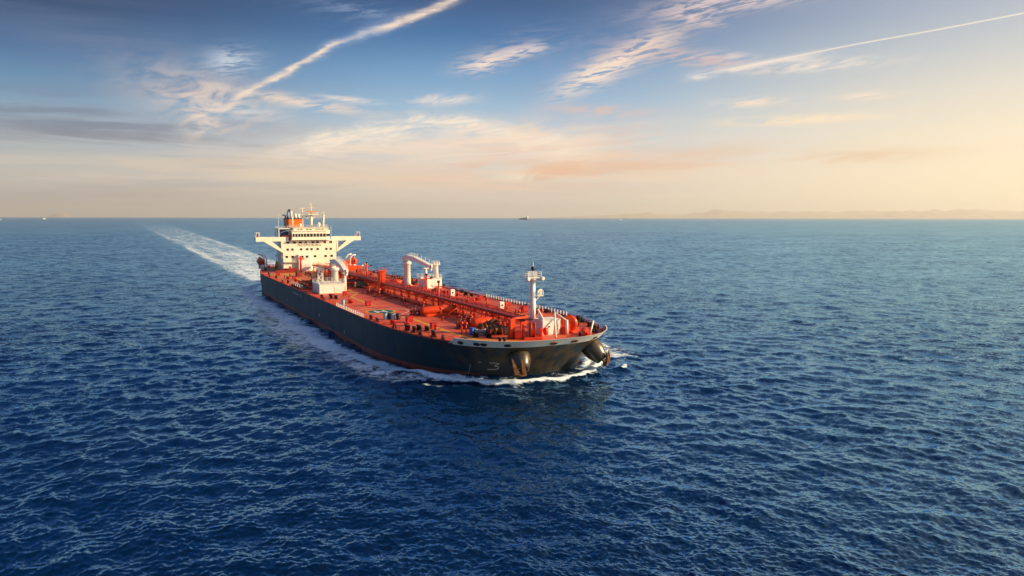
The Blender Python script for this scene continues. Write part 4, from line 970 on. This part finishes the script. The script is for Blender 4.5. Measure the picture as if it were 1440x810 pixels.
place(make('valve_cluster', f_valves, M['dark_red']), [(150.0, -9.6, 0, 1.0), (171.6, -6.6, 0, 1.15), (173.2, -8.5, 30, 0.8), (122.9, -2.8, 0, 0.55), (99, -4.6, 0, 0.9), (104, -2.8, 90, 0.9), (48, -5, 0, 1), (56, 8, 0, 1), (36, -4, 0, 1), (110, 8.4, 0, 0.9), (128, 7.2, 0, 0.9), (158, 7.0, 0, 0.9), (166, -3.5, 90, 0.9), (182.2, -3.4, 0, 1.1), (22, -6, 0, 1), (28, 7.5, 0, 1.1), (184.5, 3.0, 90, 1.0)])
# mooring winches
def winch():
    mb = MB(); 
    for x in (-1.3, 1.3): mb.box(-0.9, 0.9, x - 0.12, x + 0.12, 0, 1.5, 0.06)
    mb.box(-1.1, 1.1, -1.6, 1.6, 0, 0.2)
    o = mb.build('mooring_winch', M['dark_red'], SHIP)
    d = MB(); d.lathe([(0.95, -1.1), (0.95, -1.0), (0.5, -0.98), (0.5, 0.1), (0.95, 0.12), (0.95, 0.22), (0.5, 0.24), (0.5, 0.98), (0.95, 1.0), (0.95, 1.1)], (0, 0, 0), 16, Matrix.Translation((0, 0, 1.2)) @ Matrix.Rotation(R(90), 4, 'X')); d.build('drum', M['rust'], o)
    d = MB(); d.box(-0.7, 0.7, 1.65, 2.7, 0.2, 1.5, 0.12); d.lathe([(0.45, 0), (0.45, 0.9)], (0, 0, 0), 10, Matrix.Translation((0, 3.5, 0.9)) @ Matrix.Rotation(R(90), 4, 'X')); d.build('winch_motor', M['black'], o)
    return o
w0 = winch(); w0.location = (180.6, -6.6, Z); w0.rotation_euler = (0, 0, R(10))
for s, t, rz in ((184.0, -6.2, 0), (179.4, 9.0, 170), (176, -2.6, 90), (-26, -8, 0), (-26, 7, 180), (26, -10.5, 90), (24, 14, 90), (112, 11.5, 90)): copy_tree(w0, SHIP, (s, t, Z), R(rz))
# anchor windlass with its tall red chain wheel
def windlass():
    mb = MB(); mb.box(-1.3, 1.3, -1.8, 1.8, 0, 0.4, 0.05); mb.box(-0.8, 0.8, -1.9, -1.5, 0.4, 1.9, 0.1); mb.box(-0.8, 0.8, 1.5, 1.9, 0.4, 1.9, 0.1)
    o = mb.build('anchor_windlass', M['red'], SHIP)
    d = MB(); d.lathe([(1.55, -0.45), (1.6, -0.35), (1.25, -0.2), (1.25, 0.2), (1.6, 0.35), (1.55, 0.45)], (0, 0, 0), 20, Matrix.Translation((0, 0, 1.75)) @ Matrix.Rotation(R(90), 4, 'X')); d.build('chain_wheel', M['orange_red'], o)
    d = MB(); d.lathe([(0.7, -0.4), (0.7, 0.4)], (0, 0, 0), 14, Matrix.Translation((0.0, 2.6, 1.3)) @ Matrix.Rotation(R(90), 4, 'X')); d.box(-0.8, 0.8, -3.4, -2.0, 0, 1.5, 0.1); d.build('winch_motor', M['red'], o)
    return o
wl0 = windlass(); wl0.location = (186.6, 9.3, Z); wl0.rotation_euler = (0, 0, R(35))
copy_tree(wl0, SHIP, (190.2, -1.4, Z), R(-20))
for s, t in ((191.8, 9.4), (190.4, 10.6)):
    mb = MB(); mb.box(-0.8, 0.8, -0.5, 0.5, 0, 1.1, 0.1); mb.tube([(-0.6, 0, 1.0), (1.4, 0, 0.3)], 0.3, 7); o = mb.build('chain_stopper', M['red'], SHIP); o.location = (s, t, Z)
# white A-frame derrick and pole on the forecastle
mb = MB(); mb.tube([(191.2, 3.2, Z), (187.6, 5.2, 11.6)], 0.22, 7, r1=0.14); mb.tube([(189.6, 6.8, Z), (189.4, 6.9, 10.1)], 0.26, 7); mb.tube([(189.5, 6.9, 9.9), (187.6, 5.2, 11.6)], 0.12, 6); mb.build('bow_derrick', M['white'], SHIP)
mb = MB(); mb.tube([(191.4, 11.0, Z), (190.2, 12.6, 9.6)], 0.18, 6); mb.build('ensign_pole', M['white'], SHIP)
# foremast and the white house at its foot
mb = MB(); MT_ = 1.75; MS = 185.0
mb.tube([(MS, MT_, Z), (MS, MT_, 18.3)], 0.62, 14, r1=0.44); mb.tube([(MS, MT_, 18.3), (MS, MT_, 21.3)], 0.16, 7, r1=0.07)
mb.lathe([(0.55, 17.4), (1.0, 18.2)], (MS, MT_, 0), 10)
foremast = mb.build('foremast', M['white'], SHIP)
mb = MB(); mb.box(MS - 1.1, MS + 1.1, MT_ - 1.75, MT_ + 1.4, 18.2, 18.35); rail(mb, [(MS + 1.0, MT_ - 1.65, 18.35), (MS + 1.0, MT_ + 1.3, 18.35), (MS - 1.0, MT_ + 1.3, 18.35), (MS - 1.0, MT_ - 1.65, 18.35), (MS + 1.0, MT_ - 1.65, 18.35)], 1.05, 1.4, 0.05)
mb.build('mast_platform', M['white'], foremast)
for q in (-1.9, 1.35): 
    mb = MB(); mb.lathe([(0.25, 0), (0.4, 0.1), (0.4, 0.6), (0.25, 0.7)], (0, 0, 0), 10, Matrix.Translation((MS + 1.0, MT_ + q, 18.1)) @ Matrix.Rotation(R(90), 4, 'Y')); mb.build('mast_light', M['white'], foremast)
mb = MB(); mb.lathe([(0.22, 0), (0.42, 0.1), (0.42, 0.7), (0.2, 0.85)], (MS, MT_, 19.6), 10); mb.build('lantern', M['soot'], foremast)
mb = MB(); mb.box(MS - 0.5, MS + 0.9, MT_ + 0.5, MT_ + 1.9, 14.6, 14.72); mb.tube([(MS, MT_ + 0.5, 13.6), (MS, MT_ + 1.6, 14.6)], 0.1, 5); mb.lathe([(0.15, 0), (0.3, 0.1), (0.55, 0.75)], (0, 0, 0), 10, Matrix.Translation((MS, MT_ + 1.3, 15.5)) @ Matrix.Rotation(R(90), 4, 'Y')); mb.tube([(MS, MT_ + 1.3, 14.7), (MS, MT_ + 1.3, 15.5)], 0.14, 6); rail(mb, [(MS + 0.85, MT_ + 0.6, 14.7), (MS + 0.85, MT_ + 1.85, 14.7), (MS - 0.45, MT_ + 1.85, 14.7)], 1.0, 0.8, 0.045); mb.build('horn_platform', M['white'], foremast)
mb = MB()
for d in (-0.22, 0.22): mb.tube([(MS - 0.3 + d, MT_ - 0.95, Z), (MS - 0.3 + d, MT_ - 0.75, 18.2)], 0.05, 4)
for k in range(26): mb.box(MS - 0.52, MS - 0.08, MT_ - 0.95, MT_ - 0.88, Z + 0.3 + 0.41 * k, Z + 0.35 + 0.41 * k)
mb.build('ladder', M['white'], foremast)
mb = MB(); mb.box(184.9, 188.3, 2.0, 6.1, Z, 10.1, 0.07); mb.box(184.8, 188.4, 1.9, 6.2, 10.1, 10.2)
fh = mb.build('bosun_house', M['white'], SHIP)
mb = MB(); mb.box(188.3, 188.36, 4.9, 5.6, Z + 0.15, Z + 2.0); mb.cur = 1; mb.box(188.36, 188.4, 5.4, 5.5, Z + 1.0, Z + 1.2); mb.build('door', [M['cream'], M['soot']], fh)
mb = MB(); mb.box(188.3, 188.38, 3.3, 3.7, Z + 1.5, Z + 1.75); mb.build('vent_grille', M['soot'], fh)
mb = MB(); mb.prism([(186.0, 10.2), (188.2, 10.2), (186.0, 12.2)], 2.3, 2.5, 'y'); mb.build('mast_bracket', M['white'], foremast)
# fairlead holes in the bulwark and rust runs under them
def bow_pt(ang_t, z, off):
    p = 2.25 + 0.58 * min(1, z / 8.3); L = tip(z) - SMID + off; k = min(0.999, abs(ang_t) / (BEAM2 + off)); return SMID + L * (1 - k ** p) ** (1 / p)
for tt in (-15.8, -13.9, -13.0, -9.6, -1.2, 3.4, 9.0, 13.5):
    z = 7.15; x = bow_pt(tt, z, 0.07); e = 0.05; z = 7.45; x = bow_pt(tt, z, 0.09); nrm = Vector((1.0, (bow_pt(tt - e, z, 0.07) - bow_pt(tt + e, z, 0.07)) / (2 * e), (bow_pt(tt, z - e, 0.07) - bow_pt(tt, z + e, 0.07)) / (2 * e))).normalized()
    q = nrm.to_track_quat('Z', 'Y').to_matrix().to_4x4(); Mx = Matrix.Translation((x, tt, z)) @ q
    mb = MB(); big = 1.25 if tt in (-1.2, 3.4) else 1.0
    up = q.to_3x3().inverted() @ Vector((0, 0, 1)); rot = Matrix.Rotation(math.atan2(up.y, up.x), 4, 'Z')
    mb.lathe([(0.62, -0.1), (0.62, 0.10), (0.44, 0.14), (0.42, -0.02)], (0, 0, 0), 16, Mx @ rot @ Matrix.Diagonal((0.62 * big, 1.05 * big, 1, 1)))
    mb.cur = 1; mb.lathe([(0.44, 0.0), (0.43, 0.03)], (0, 0, 0), 16, Mx @ rot @ Matrix.Diagonal((0.62 * big, 1.05 * big, 1, 1)))
    mb.build('fairlead', [M['rust'] if big > 1 else M['black'], M['soot']], bulwark)
# anchor pockets: bell shaped bolsters on both bows
BOL = {'S': (Vector((193.6, -6.3, 5.4)), Vector((196.4, -6.9, 2.9))), 'P': (Vector((191.9, 10.6, 5.2)), Vector((193.9, 12.3, 2.5)))}
for k, (a, b) in BOL.items():
    d = b - a; Mx = Matrix.Translation(a) @ d.to_track_quat('Z', 'Y').to_matrix().to_4x4(); L = d.length
    mb = MB(); mb.lathe([(1.2, -0.9), (1.8, -0.4), (2.05, 0.3), (1.95, L * 0.5), (1.5, L * 0.8), (1.2, L), (0.9, L + 0.05), (0.85, L - 0.4)], (0, 0, 0), 28, Mx)
    mb.build('anchor_bolster', M['bronze'], SHIP)
# hull marks
def hull_strip(pts_tz, wd, name, mat):
    """paint stroke following the starboard bow; points are (t, z)"""
    mb = MB(); P = [Vector((bow_pt(t, z, 0.045), t, z)) for t, z in pts_tz]
    for a, b in zip(P[:-1], P[1:]): mb.tube([a, b], wd / 2, 5)
    return mb.build(name, mat, SHIP)
hull_strip([(-10.4, 3.4), (-9.5, 3.42), (-8.9, 3.25), (-9.4, 2.75), (-8.75, 2.6), (-8.6, 2.2), (-8.9, 1.95), (-10.2, 1.9)], 0.10, 'hull_symbol', M['marking'])
def side_mark(s, z0, z1, wd, ticks=()):
    mb = MB(); t = -hb(s, 3) - 0.03; mb.box(s - wd / 2, s + wd / 2, t - 0.01, t + 0.05, z0, z1)
    for q in ticks: mb.box(s - 0.4, s + 0.4, t - 0.012, t + 0.05, q, q + 0.13)
    return mb.build('draught_marks', M['marking'], SHIP)
hull_strip([(-12.9, 2.7), (-12.75, 2.2), (-12.6, 1.2), (-12.4, 0.2)], 0.05, 'draught_marks', M['marking'])
hull_strip([(-12.1, 3.5), (-11.6, 3.5)], 0.06, 'draught_marks', M['marking'])
side_mark(62.9, 2.3, 3.0, 0.3); side_mark(107.8, 2.4, 3.3, 0.3); side_mark(133.6, 1.4, 2.2, 0.3)
for s in (73.7, 76, 78.6, 80.4, 84.2): side_mark(s, 5.75, 6.25, 0.6)
HAZE_DENSITY = 2.4e-5; HAZE_COL = (0.96, 0.95, 0.93, 1)
# ------------------------------------------------------------------ things that lie on, hang from or sail beside the ship
def ship_thing(name, s, t, z, rz, lab, cat, group=None):
    o = empty(name, W(s, t, z), SHIP_RZ + rz); tag(o, lab, cat, group); return o
# lifeboats in their davits
def lifeboat(s, t, z, lab):
    o = ship_thing('lifeboat', s, t, z, 0, lab, 'lifeboat', 'lifeboats beside the house')
    V, Fs = [], []; st = [(-4.2, 0.15, 1.5), (-3.9, 0.8, 1.9), (-2.6, 1.35, 2.3), (0, 1.6, 2.5), (2.4, 1.45, 2.35), (3.7, 0.85, 1.95), (4.3, 0.12, 1.55)]
    m = 12
    for x, hw, hh in st:
        for k in range(m):
            a = math.pi + math.pi * k / (m - 1); V.append((x, hw * math.cos(a), 1.45 + (hh * 0.6) * math.sin(a) * (1.0 if abs(x) < 3 else 0.7)))
    for i in range(len(st) - 1):
        for k in range(m - 1): Fs.append((i * m + k, i * m + k + 1, (i + 1) * m + k + 1, (i + 1) * m + k))
    mb = MB(); mb.add(V, Fs, True); mb.build('hull', M['lifeboat'], o)
    V = []
    for x, hw, hh in st:
        for k in range(m):
            a = math.pi * k / (m - 1); V.append((x, hw * 1.02 * math.cos(a), 1.45 + (hh * 0.62) * math.sin(a) * (1.0 if abs(x) < 3 else 0.75)))
    mb = MB(); mb.add(V, Fs, True); mb.build('canopy', M['lifeboat'], o)
    mb = MB(); mb.tube([(-3.9, -0.83, 1.45), (-2.6, -1.42, 1.45), (0, -1.66, 1.45), (2.4, -1.5, 1.45), (3.7, -0.9, 1.45), (4.3, 0, 1.45), (3.7, 0.9, 1.45), (2.4, 1.5, 1.45), (0, 1.66, 1.45), (-2.6, 1.42, 1.45), (-3.9, 0.83, 1.45)], 0.12, 6); mb.build('fender', M['soot'], o)
    mb = MB(); mb.box(-2.9, -1.6, -0.7, 0.7, 2.6, 3.25, 0.2); mb.build('steering_tower', M['lifeboat'], o)
    for y in (-0.45, 0.45): mb = MB(); mb.box(-1.62, -1.57, y - 0.25, y + 0.25, 2.75, 3.05); mb.build('window', M['glass'], o)
    return o
lifeboat(-20.5, -17.0, 9.1, 'orange lifeboat hanging at the near quarter left of the white house')
lifeboat(-4.5, 19.3, 9.3, 'orange lifeboat in its davit right of the white house')
def davit(s, t):
    sg = 1 if t > 0 else -1; mb = MB()
    for x in (-3.3, 3.3):
        mb.tube([(s + x, t - sg * 1.9, Z), (s + x, t - sg * 1.9, 12.0), (s + x, t - sg * 0.9, 13.5), (s + x, t + sg * 0.6, 13.6)], 0.26, 6); mb.tube([(s + x, t, 12.0), (s + x, t, 13.5)], 0.06, 4)
        mb.box(s + x - 0.3, s + x + 0.3, t - 0.5, t + 0.5, Z, 9.4)
    mb.box(s - 3.6, s + 3.6, t - sg * 1.9 - 0.5, t - sg * 1.9 + 0.5, 9.4, 9.6)
    return mb.build('lifeboat_davit', M['white'], SHIP)
davit(-20.5, -17.0); davit(-4.5, 19.3)
mb = MB(); mb.box(-9, 3.5, 14.4, 21.4, Z, 8.9, 0.1); mb.box(-8.5, -2, 13.5, 16.2, 8.9, 10.8, 0.1); mb.build('boat_platform', M['orange_red'], SHIP)
mb = MB(); mb.lathe([(0.5, 0), (0.5, 2.7), (0.75, 2.8), (0.75, 3.4), (0.4, 3.6)], (11, 20.6, Z), 12); mb.build('ventilator', M['white'], SHIP)
mb = MB(); mb.tube([(-13, -12.5, Z), (-10.5, -12.2, 11.0)], 0.3, 6); mb.tube([(-10.5, -12.2, 11.0), (-4.5, -12.0, 8.4)], 0.3, 6); mb.box(-13.6, -12.4, -13.1, -11.9, Z, 8.4, 0.1); mb.build('provision_crane', M['yellow'], SHIP)
mb = MB()
for k in range(7): rail(mb, [(-34 + k * 0.1, -14 + k * 4.6, Z), (-34 + k * 0.1, -9.6 + k * 4.6, Z)], 1.1, 2.2, 0.05)
mb.build('aft_railing', M['dark_red'], SHIP)
mb = MB(); mb.box(2.0, 3.2, -12.5, -6.0, Z, 8.8, 0.1); mb.build('pipe_casing', M['dark_red'], SHIP)
mb = MB(); mb.box(4.5, 5.3, -15.5, -8.5, Z, 8.2, 0.05); mb.build('pipe_casing', M['dark_red'], SHIP)
mb = MB(); mb.tube([(6.5, -5.5, Z), (6.5, -5.5, 14.0)], 0.45, 8); mb.box(6.0, 7.0, -7.0, -4.0, 12.6, 13.1); mb.build('deck_tower', M['red'], SHIP)

# anchors hanging from their pockets
def anchor(k, lab):
    a, b = BOL[k]; d = (b - a).normalized(); p = b + d * 0.1
    o = empty('anchor', W(p.x, p.y, p.z), SHIP_RZ); tag(o, lab, 'anchor', 'bow anchors')
    e = Vector((1.0, -0.15, 0)) if k == 'S' else Vector((0.75, 0.66, 0)); e.normalize(); side = Vector((-e.y, e.x, 0))
    off_ = -0.75 if k == 'S' else 0.2
    mb = MB(); mb.tube([-d * 1.8, d * 0.75], 0.28, 6); mb.tube([d * 0.75 + side * (off_ - 1.1), d * 0.85 + side * off_, d * 0.75 + side * (off_ + 1.1)], 0.42, 8); mb.build('shank', M['rust'], o)
    off, lean, fo, fh = (-0.75, -0.9, 0.75, 3.0) if k == 'S' else (0.1, 0.1, 0.35, 2.4)
    for sg in (-1, 1):
        q = side * (0.72 * sg + off); base = d * 0.7 + q; tp_ = base + Vector((0, 0, fh)) + e * fo + side * (sg * 0.15 + lean)
        V = [base - side * 0.38 + e * 0.1, base + side * 0.38 + e * 0.1, base + side * 0.38 + e * 0.62, base - side * 0.38 + e * 0.62, tp_ - side * 0.06, tp_ + side * 0.06, tp_ + side * 0.06 + e * 0.12, tp_ - side * 0.06 + e * 0.12]
        mid = [v.lerp(w_, 0.5) + (v - base) * 0.30 for v, w_ in zip(V[:4], V[4:])]
        VV = V[:4] + mid + V[4:]
        f = MB(); f.add(VV, [(3, 2, 1, 0), (0, 1, 5, 4), (1, 2, 6, 5), (2, 3, 7, 6), (3, 0, 4, 7), (4, 5, 9, 8), (5, 6, 10, 9), (6, 7, 11, 10), (7, 4, 8, 11), (8, 9, 10, 11)]); f.build('fluke', M['rust'], o)
    return o
anchor('S', 'rusty anchor hanging on the side of the bow facing the viewer, left one'); anchor('P', 'rusty anchor at the far right edge of the bow above the curling wave')

# loose gear on deck
def drum(s, t, mat, lab, grp=None, k=1.0):
    k *= 0.72
    o = ship_thing('drum', s, t, Z, 0, lab, 'drum', grp)
    mb = MB(); mb.lathe([(0.50 * k, 0), (0.55 * k, 0.04), (0.53 * k, 0.1), (0.53 * k, 0.42), (0.57 * k, 0.46), (0.53 * k, 0.5), (0.53 * k, 0.9), (0.57 * k, 0.94), (0.53 * k, 0.98), (0.53 * k, 1.32), (0.55 * k, 1.38), (0.5 * k, 1.4)], (0, 0, 0), 16); mb.build('barrel', mat, o)
    mb = MB(); mb.cyl((0, 0, 1.38), 0.46 * k, 0.05, 14); mb.cyl((0.2, 0, 1.43), 0.07, 0.04, 8); mb.build('lid', M['black'] if mat is not M['blue'] else M['blue'], o)
drum(181.0, -9.7, M['blue'], 'bright blue drum at the deck edge behind the white bulwark', None, 1.25)
drum(153.1, -17.9, M['ltblue'], 'pale blue drum by the helicopter circle, the one standing apart on the left', 'drums by the helicopter circle', 1.2)
drum(153.9, -16.4, M['ltblue'], 'pale blue drum between two black ones by the helicopter circle', 'drums by the helicopter circle', 1.3)
drum(153.2, -17.0, M['black'], 'black drum between the two pale blue drums', 'drums by the helicopter circle', 1.2)
drum(154.6, -15.4, M['black'], 'black drum at the right end of the row by the helicopter circle', 'drums by the helicopter circle', 1.3)
drum(122.6, -19.2, M['ltblue'], 'pale blue drum near the edge, beside the white stanchion rail', None, 1.1)
def coil(s, t, rz, lab):
    o = ship_thing('rope_coil', s, t, Z, rz, lab, 'rope', 'coiled grey ropes'); mb = MB()
    for k in range(5):
        r = 1.25 - 0.14 * (k % 3); z = 0.14 + 0.2 * k; mb.tube([(1.25 * r * math.cos(a), 0.95 * r * math.sin(a), z + 0.05 * math.sin(3 * a + k)) for a in np.linspace(0, 2 * math.pi, 25)], 0.14, 6, cap=False)
        mb.tube([(0.85 * r * math.cos(a), 0.6 * r * math.sin(a), z + 0.04) for a in np.linspace(0, 2 * math.pi, 21)], 0.13, 6, cap=False)
    c = mb.build('rope', M['rope'], o)
    mb = MB()
    for a in (0.5, 2.6, 4.4): mb.box(-0.1, 0.1, -0.75, 0.75, 0.0, 1.12, M=Matrix.Translation((1.15 * math.cos(a), 0.85 * math.sin(a), 0)) @ Matrix.Rotation(a, 4, 'Z'))
    mb.build('lashing', M['marking'], o)
coil(181.2, -8.0, 0.3, 'grey coil of rope next to the blue drum'); coil(181.9, -6.0, -0.4, 'grey coil of rope by the red tank, farther from the blue drum')
def locker(s, t, lab, k=1.0):
    o = ship_thing('locker', s, t, Z, 0, lab, 'locker', 'white lockers on the far deck'); mb = MB(); mb.box(-0.45 * k, 0.45 * k, -0.55 * k, 0.55 * k, 0.1, 1.9 * k, 0.05); mb.box(-0.4 * k, 0.4 * k, -0.5 * k, -0.35 * k, 0, 0.1); mb.box(-0.4 * k, 0.4 * k, 0.35 * k, 0.5 * k, 0, 0.1); mb.build('cabinet', M['white'], o)
    mb = MB(); mb.lathe([(0.2 * k, 0), (0.2 * k, 0.05)], (0, 0, 0), 12, Matrix.Translation((0.45 * k, 0.0, 1.2 * k)) @ Matrix.Rotation(R(90), 4, 'Y')); mb.build('round_port', M['soot'], o)
locker(151.6, 12.2, 'white locker with a dark round port at the end of the green hose', 1.15); locker(119.5, 13.1, 'white locker with a dark round port near the port crane block', 1.2)
o = ship_thing('hose', 138, 14.0, Z, 0, 'long green hose lying along the far side of the deck', 'hose'); mb = MB(); mb.tube([(-2.5, -1.0, 0.12), (2, 0.4, 0.12), (6, 0.2, 0.12), (10, -0.6, 0.12), (13, -1.4, 0.12)], 0.12, 6); mb.build('hose_line', paint('green_hose', (0.20, 0.26, 0.08), 0.6), o)
o = ship_thing('covered_winch', 79.6, -2.0, Z, 0, 'machine under a dark green cover before the red pipes', 'machine'); mb = MB(); mb.box(-1.6, 1.6, -2.2, 2.2, 0, 1.5, 0.45); mb.box(-1.0, 1.0, -1.2, 1.2, 1.3, 1.95, 0.4); mb.build('cover', M['green'], o)
mb = MB(); mb.tube([(1.65, -1.5, 0.6), (1.65, 1.5, 0.6)], 0.1, 5); mb.box(1.5, 1.7, -2.0, 2.0, 0.0, 0.25); mb.build('lashing', M['black'], o)

# ------------------------------------------------------------------ distant vessels
def sea_pt(u, dist): x = (u - 720) / 992.0; return Vector((x * dist, dist, 0))
def dist_ship(p, L, rz, lab, grp=None):
    o = empty('cargo_ship', p, rz); tag(o, lab, 'ship', grp); k = L / 150
    mb = MB(); mb.prism([(-75 * k, -1), (66 * k, -1), (75 * k, 14 * k), (60 * k, 14 * k), (58 * k, 11 * k), (-75 * k, 11 * k)], -11 * k, 11 * k, 'y'); mb.build('hull', paint('slate_hull', (0.02, 0.035, 0.06), 0.6), o)
    mb = MB(); mb.box(-68 * k, -44 * k, -12 * k, 12 * k, 11 * k, 34 * k); mb.box(-66 * k, -50 * k, -15 * k, 15 * k, 34 * k, 40 * k); mb.build('deckhouse', M['white'], o)
    mb = MB(); mb.box(-70 * k, -66.2 * k, -4 * k, 4 * k, 11 * k, 36 * k); mb.build('funnel', M['dark_red'], o)
    mb = MB()
    for x in (-30, -2, 26): mb.tube([(x * k, 0, 11 * k), (x * k, 0, 36 * k)], 1.2 * k, 6); mb.box((x - 12) * k, (x + 12) * k, -9 * k, 9 * k, 11 * k, 22 * k)
    mb.build('derrick', paint('pale_grey', (0.45, 0.48, 0.50), 0.6), o)
    return o
dist_ship(sea_pt(736, 11000), 185, R(140), 'small grey cargo ship on the horizon near the middle of the picture')
def motor_yacht(p, L, rz, lab):
    o = empty('yacht', p, rz); tag(o, lab, 'yacht', 'small white boats on the horizon'); k = L / 30
    mb = MB(); mb.prism([(-15 * k, -1), (12 * k, -1), (16 * k, 4.5 * k), (-15 * k, 3.5 * k)], -3.6 * k, 3.6 * k, 'y'); mb.build('hull', M['white'], o)
    mb = MB(); mb.prism([(-12 * k, 3.5 * k), (6 * k, 3.9 * k), (3 * k, 7 * k), (-10 * k, 7 * k)], -3 * k, 3 * k, 'y'); mb.prism([(-9 * k, 7 * k), (1 * k, 7 * k), (-1.5 * k, 9.6 * k), (-8 * k, 9.6 * k)], -2.4 * k, 2.4 * k, 'y'); mb.build('cabin', M['white'], o)
    mb = MB(); mb.tube([(-5 * k, 0, 9.6 * k), (-6 * k, 0, 14 * k)], 0.3 * k, 5); mb.build('mast', M['white'], o)
motor_yacht(sea_pt(872, 9000), 42, R(60), 'tiny pale boat on the horizon to the right of the cargo ship')
motor_yacht(sea_pt(65.5, 9500), 44, R(30), 'tiny white boat in front of the small hill on the left horizon')
motor_yacht(sea_pt(1.0, 6500), 48, R(20), 'tiny white boat cut by the left edge of the picture')

# ------------------------------------------------------------------ far hills
def HS(d): return d / 33000
def hills(name, dist, prof, depth, seed, mat):
    """prof: (u, height in metres) along the skyline at that distance; a real ridge with slopes on both sides"""
    rg = random.Random(seed); V, Fs = [], []; n = 160; m = 7
    us = np.linspace(prof[0][0], prof[-1][0], n); hs = np.interp(us, [q[0] for q in prof], [q[1] for q in prof])
    ph = [rg.uniform(0, 6.28) for _ in range(6)]
    for i, (u, h) in enumerate(zip(us, hs)):
        wgl = 1 + 0.07 * math.sin(u * 0.055 + ph[0]) + 0.05 * math.sin(u * 0.13 + ph[1]) + 0.03 * math.sin(u * 0.31 + ph[2])
        d = Vector(((u - 720) / 992.0, 1.0, 0))
        for k in range(m):
            f = k / (m - 1) * 2 - 1; q = d * (dist + f * depth)
            V.append((q.x, q.y, -3 + max(0, h * HS(dist) * wgl + 3) * (1 - abs(f) ** 1.3) * (1 + 0.1 * math.sin(u * 0.2 + 3 * k + ph[3]) * (1 - abs(f)))))
    for i in range(n - 1):
        for k in range(m - 1): Fs.append((i * m + k, (i + 1) * m + k, (i + 1) * m + k + 1, i * m + k + 1))
    mb = MB(); mb.add(V, Fs, True); o = mb.build(name, mat); tag(o, kind='structure'); return o
M['hill'] = paint('scrub_hillside', (0.50, 0.42, 0.32), 0.9, 0.25, 0.002)
hills('hills', 48000, [(930, 0), (985, 120), (1000, 190), (1030, 200), (1060, 150), (1100, 190), (1150, 170), (1200, 140), (1250, 280), (1300, 400), (1345, 420), (1400, 350), (1440, 330), (1500, 420), (1600, 300), (1700, 0)], 2500, 4, M['hill'])
hills('hills', 56000, [(760, 0), (860, 160), (910, 240), (960, 180), (1010, 380), (1060, 320), (1120, 300), (1200, 360), (1290, 300), (1400, 420), (1550, 300), (1700, 0)], 3000, 9, M['hill'])
hills('hills', 50000, [(66, 0), (76, 110), (86, 200), (94, 190), (108, 0)], 1500, 5, M['hill'])

# ------------------------------------------------------------------ sea haze: the air round the whole scene
hz = MB(); hz.box(-62000, 62000, -62000, 62000, -6, 980); hzo = hz.build('haze', [], None, fix=False); tag(hzo, kind='stuff')
hmzt = bpy.data.materials.new('haze_air'); hmzt.use_nodes = True; n = hmzt.node_tree; n.nodes.remove(n.nodes['Principled BSDF'])
pv = n.nodes.new('ShaderNodeVolumePrincipled'); pv.inputs['Color'].default_value = HAZE_COL; pv.inputs['Density'].default_value = HAZE_DENSITY; pv.inputs['Anisotropy'].default_value = 0.25
n.links.new(pv.outputs[0], n.nodes['Material Output'].inputs['Volume']); hzo.data.materials.append(hmzt)
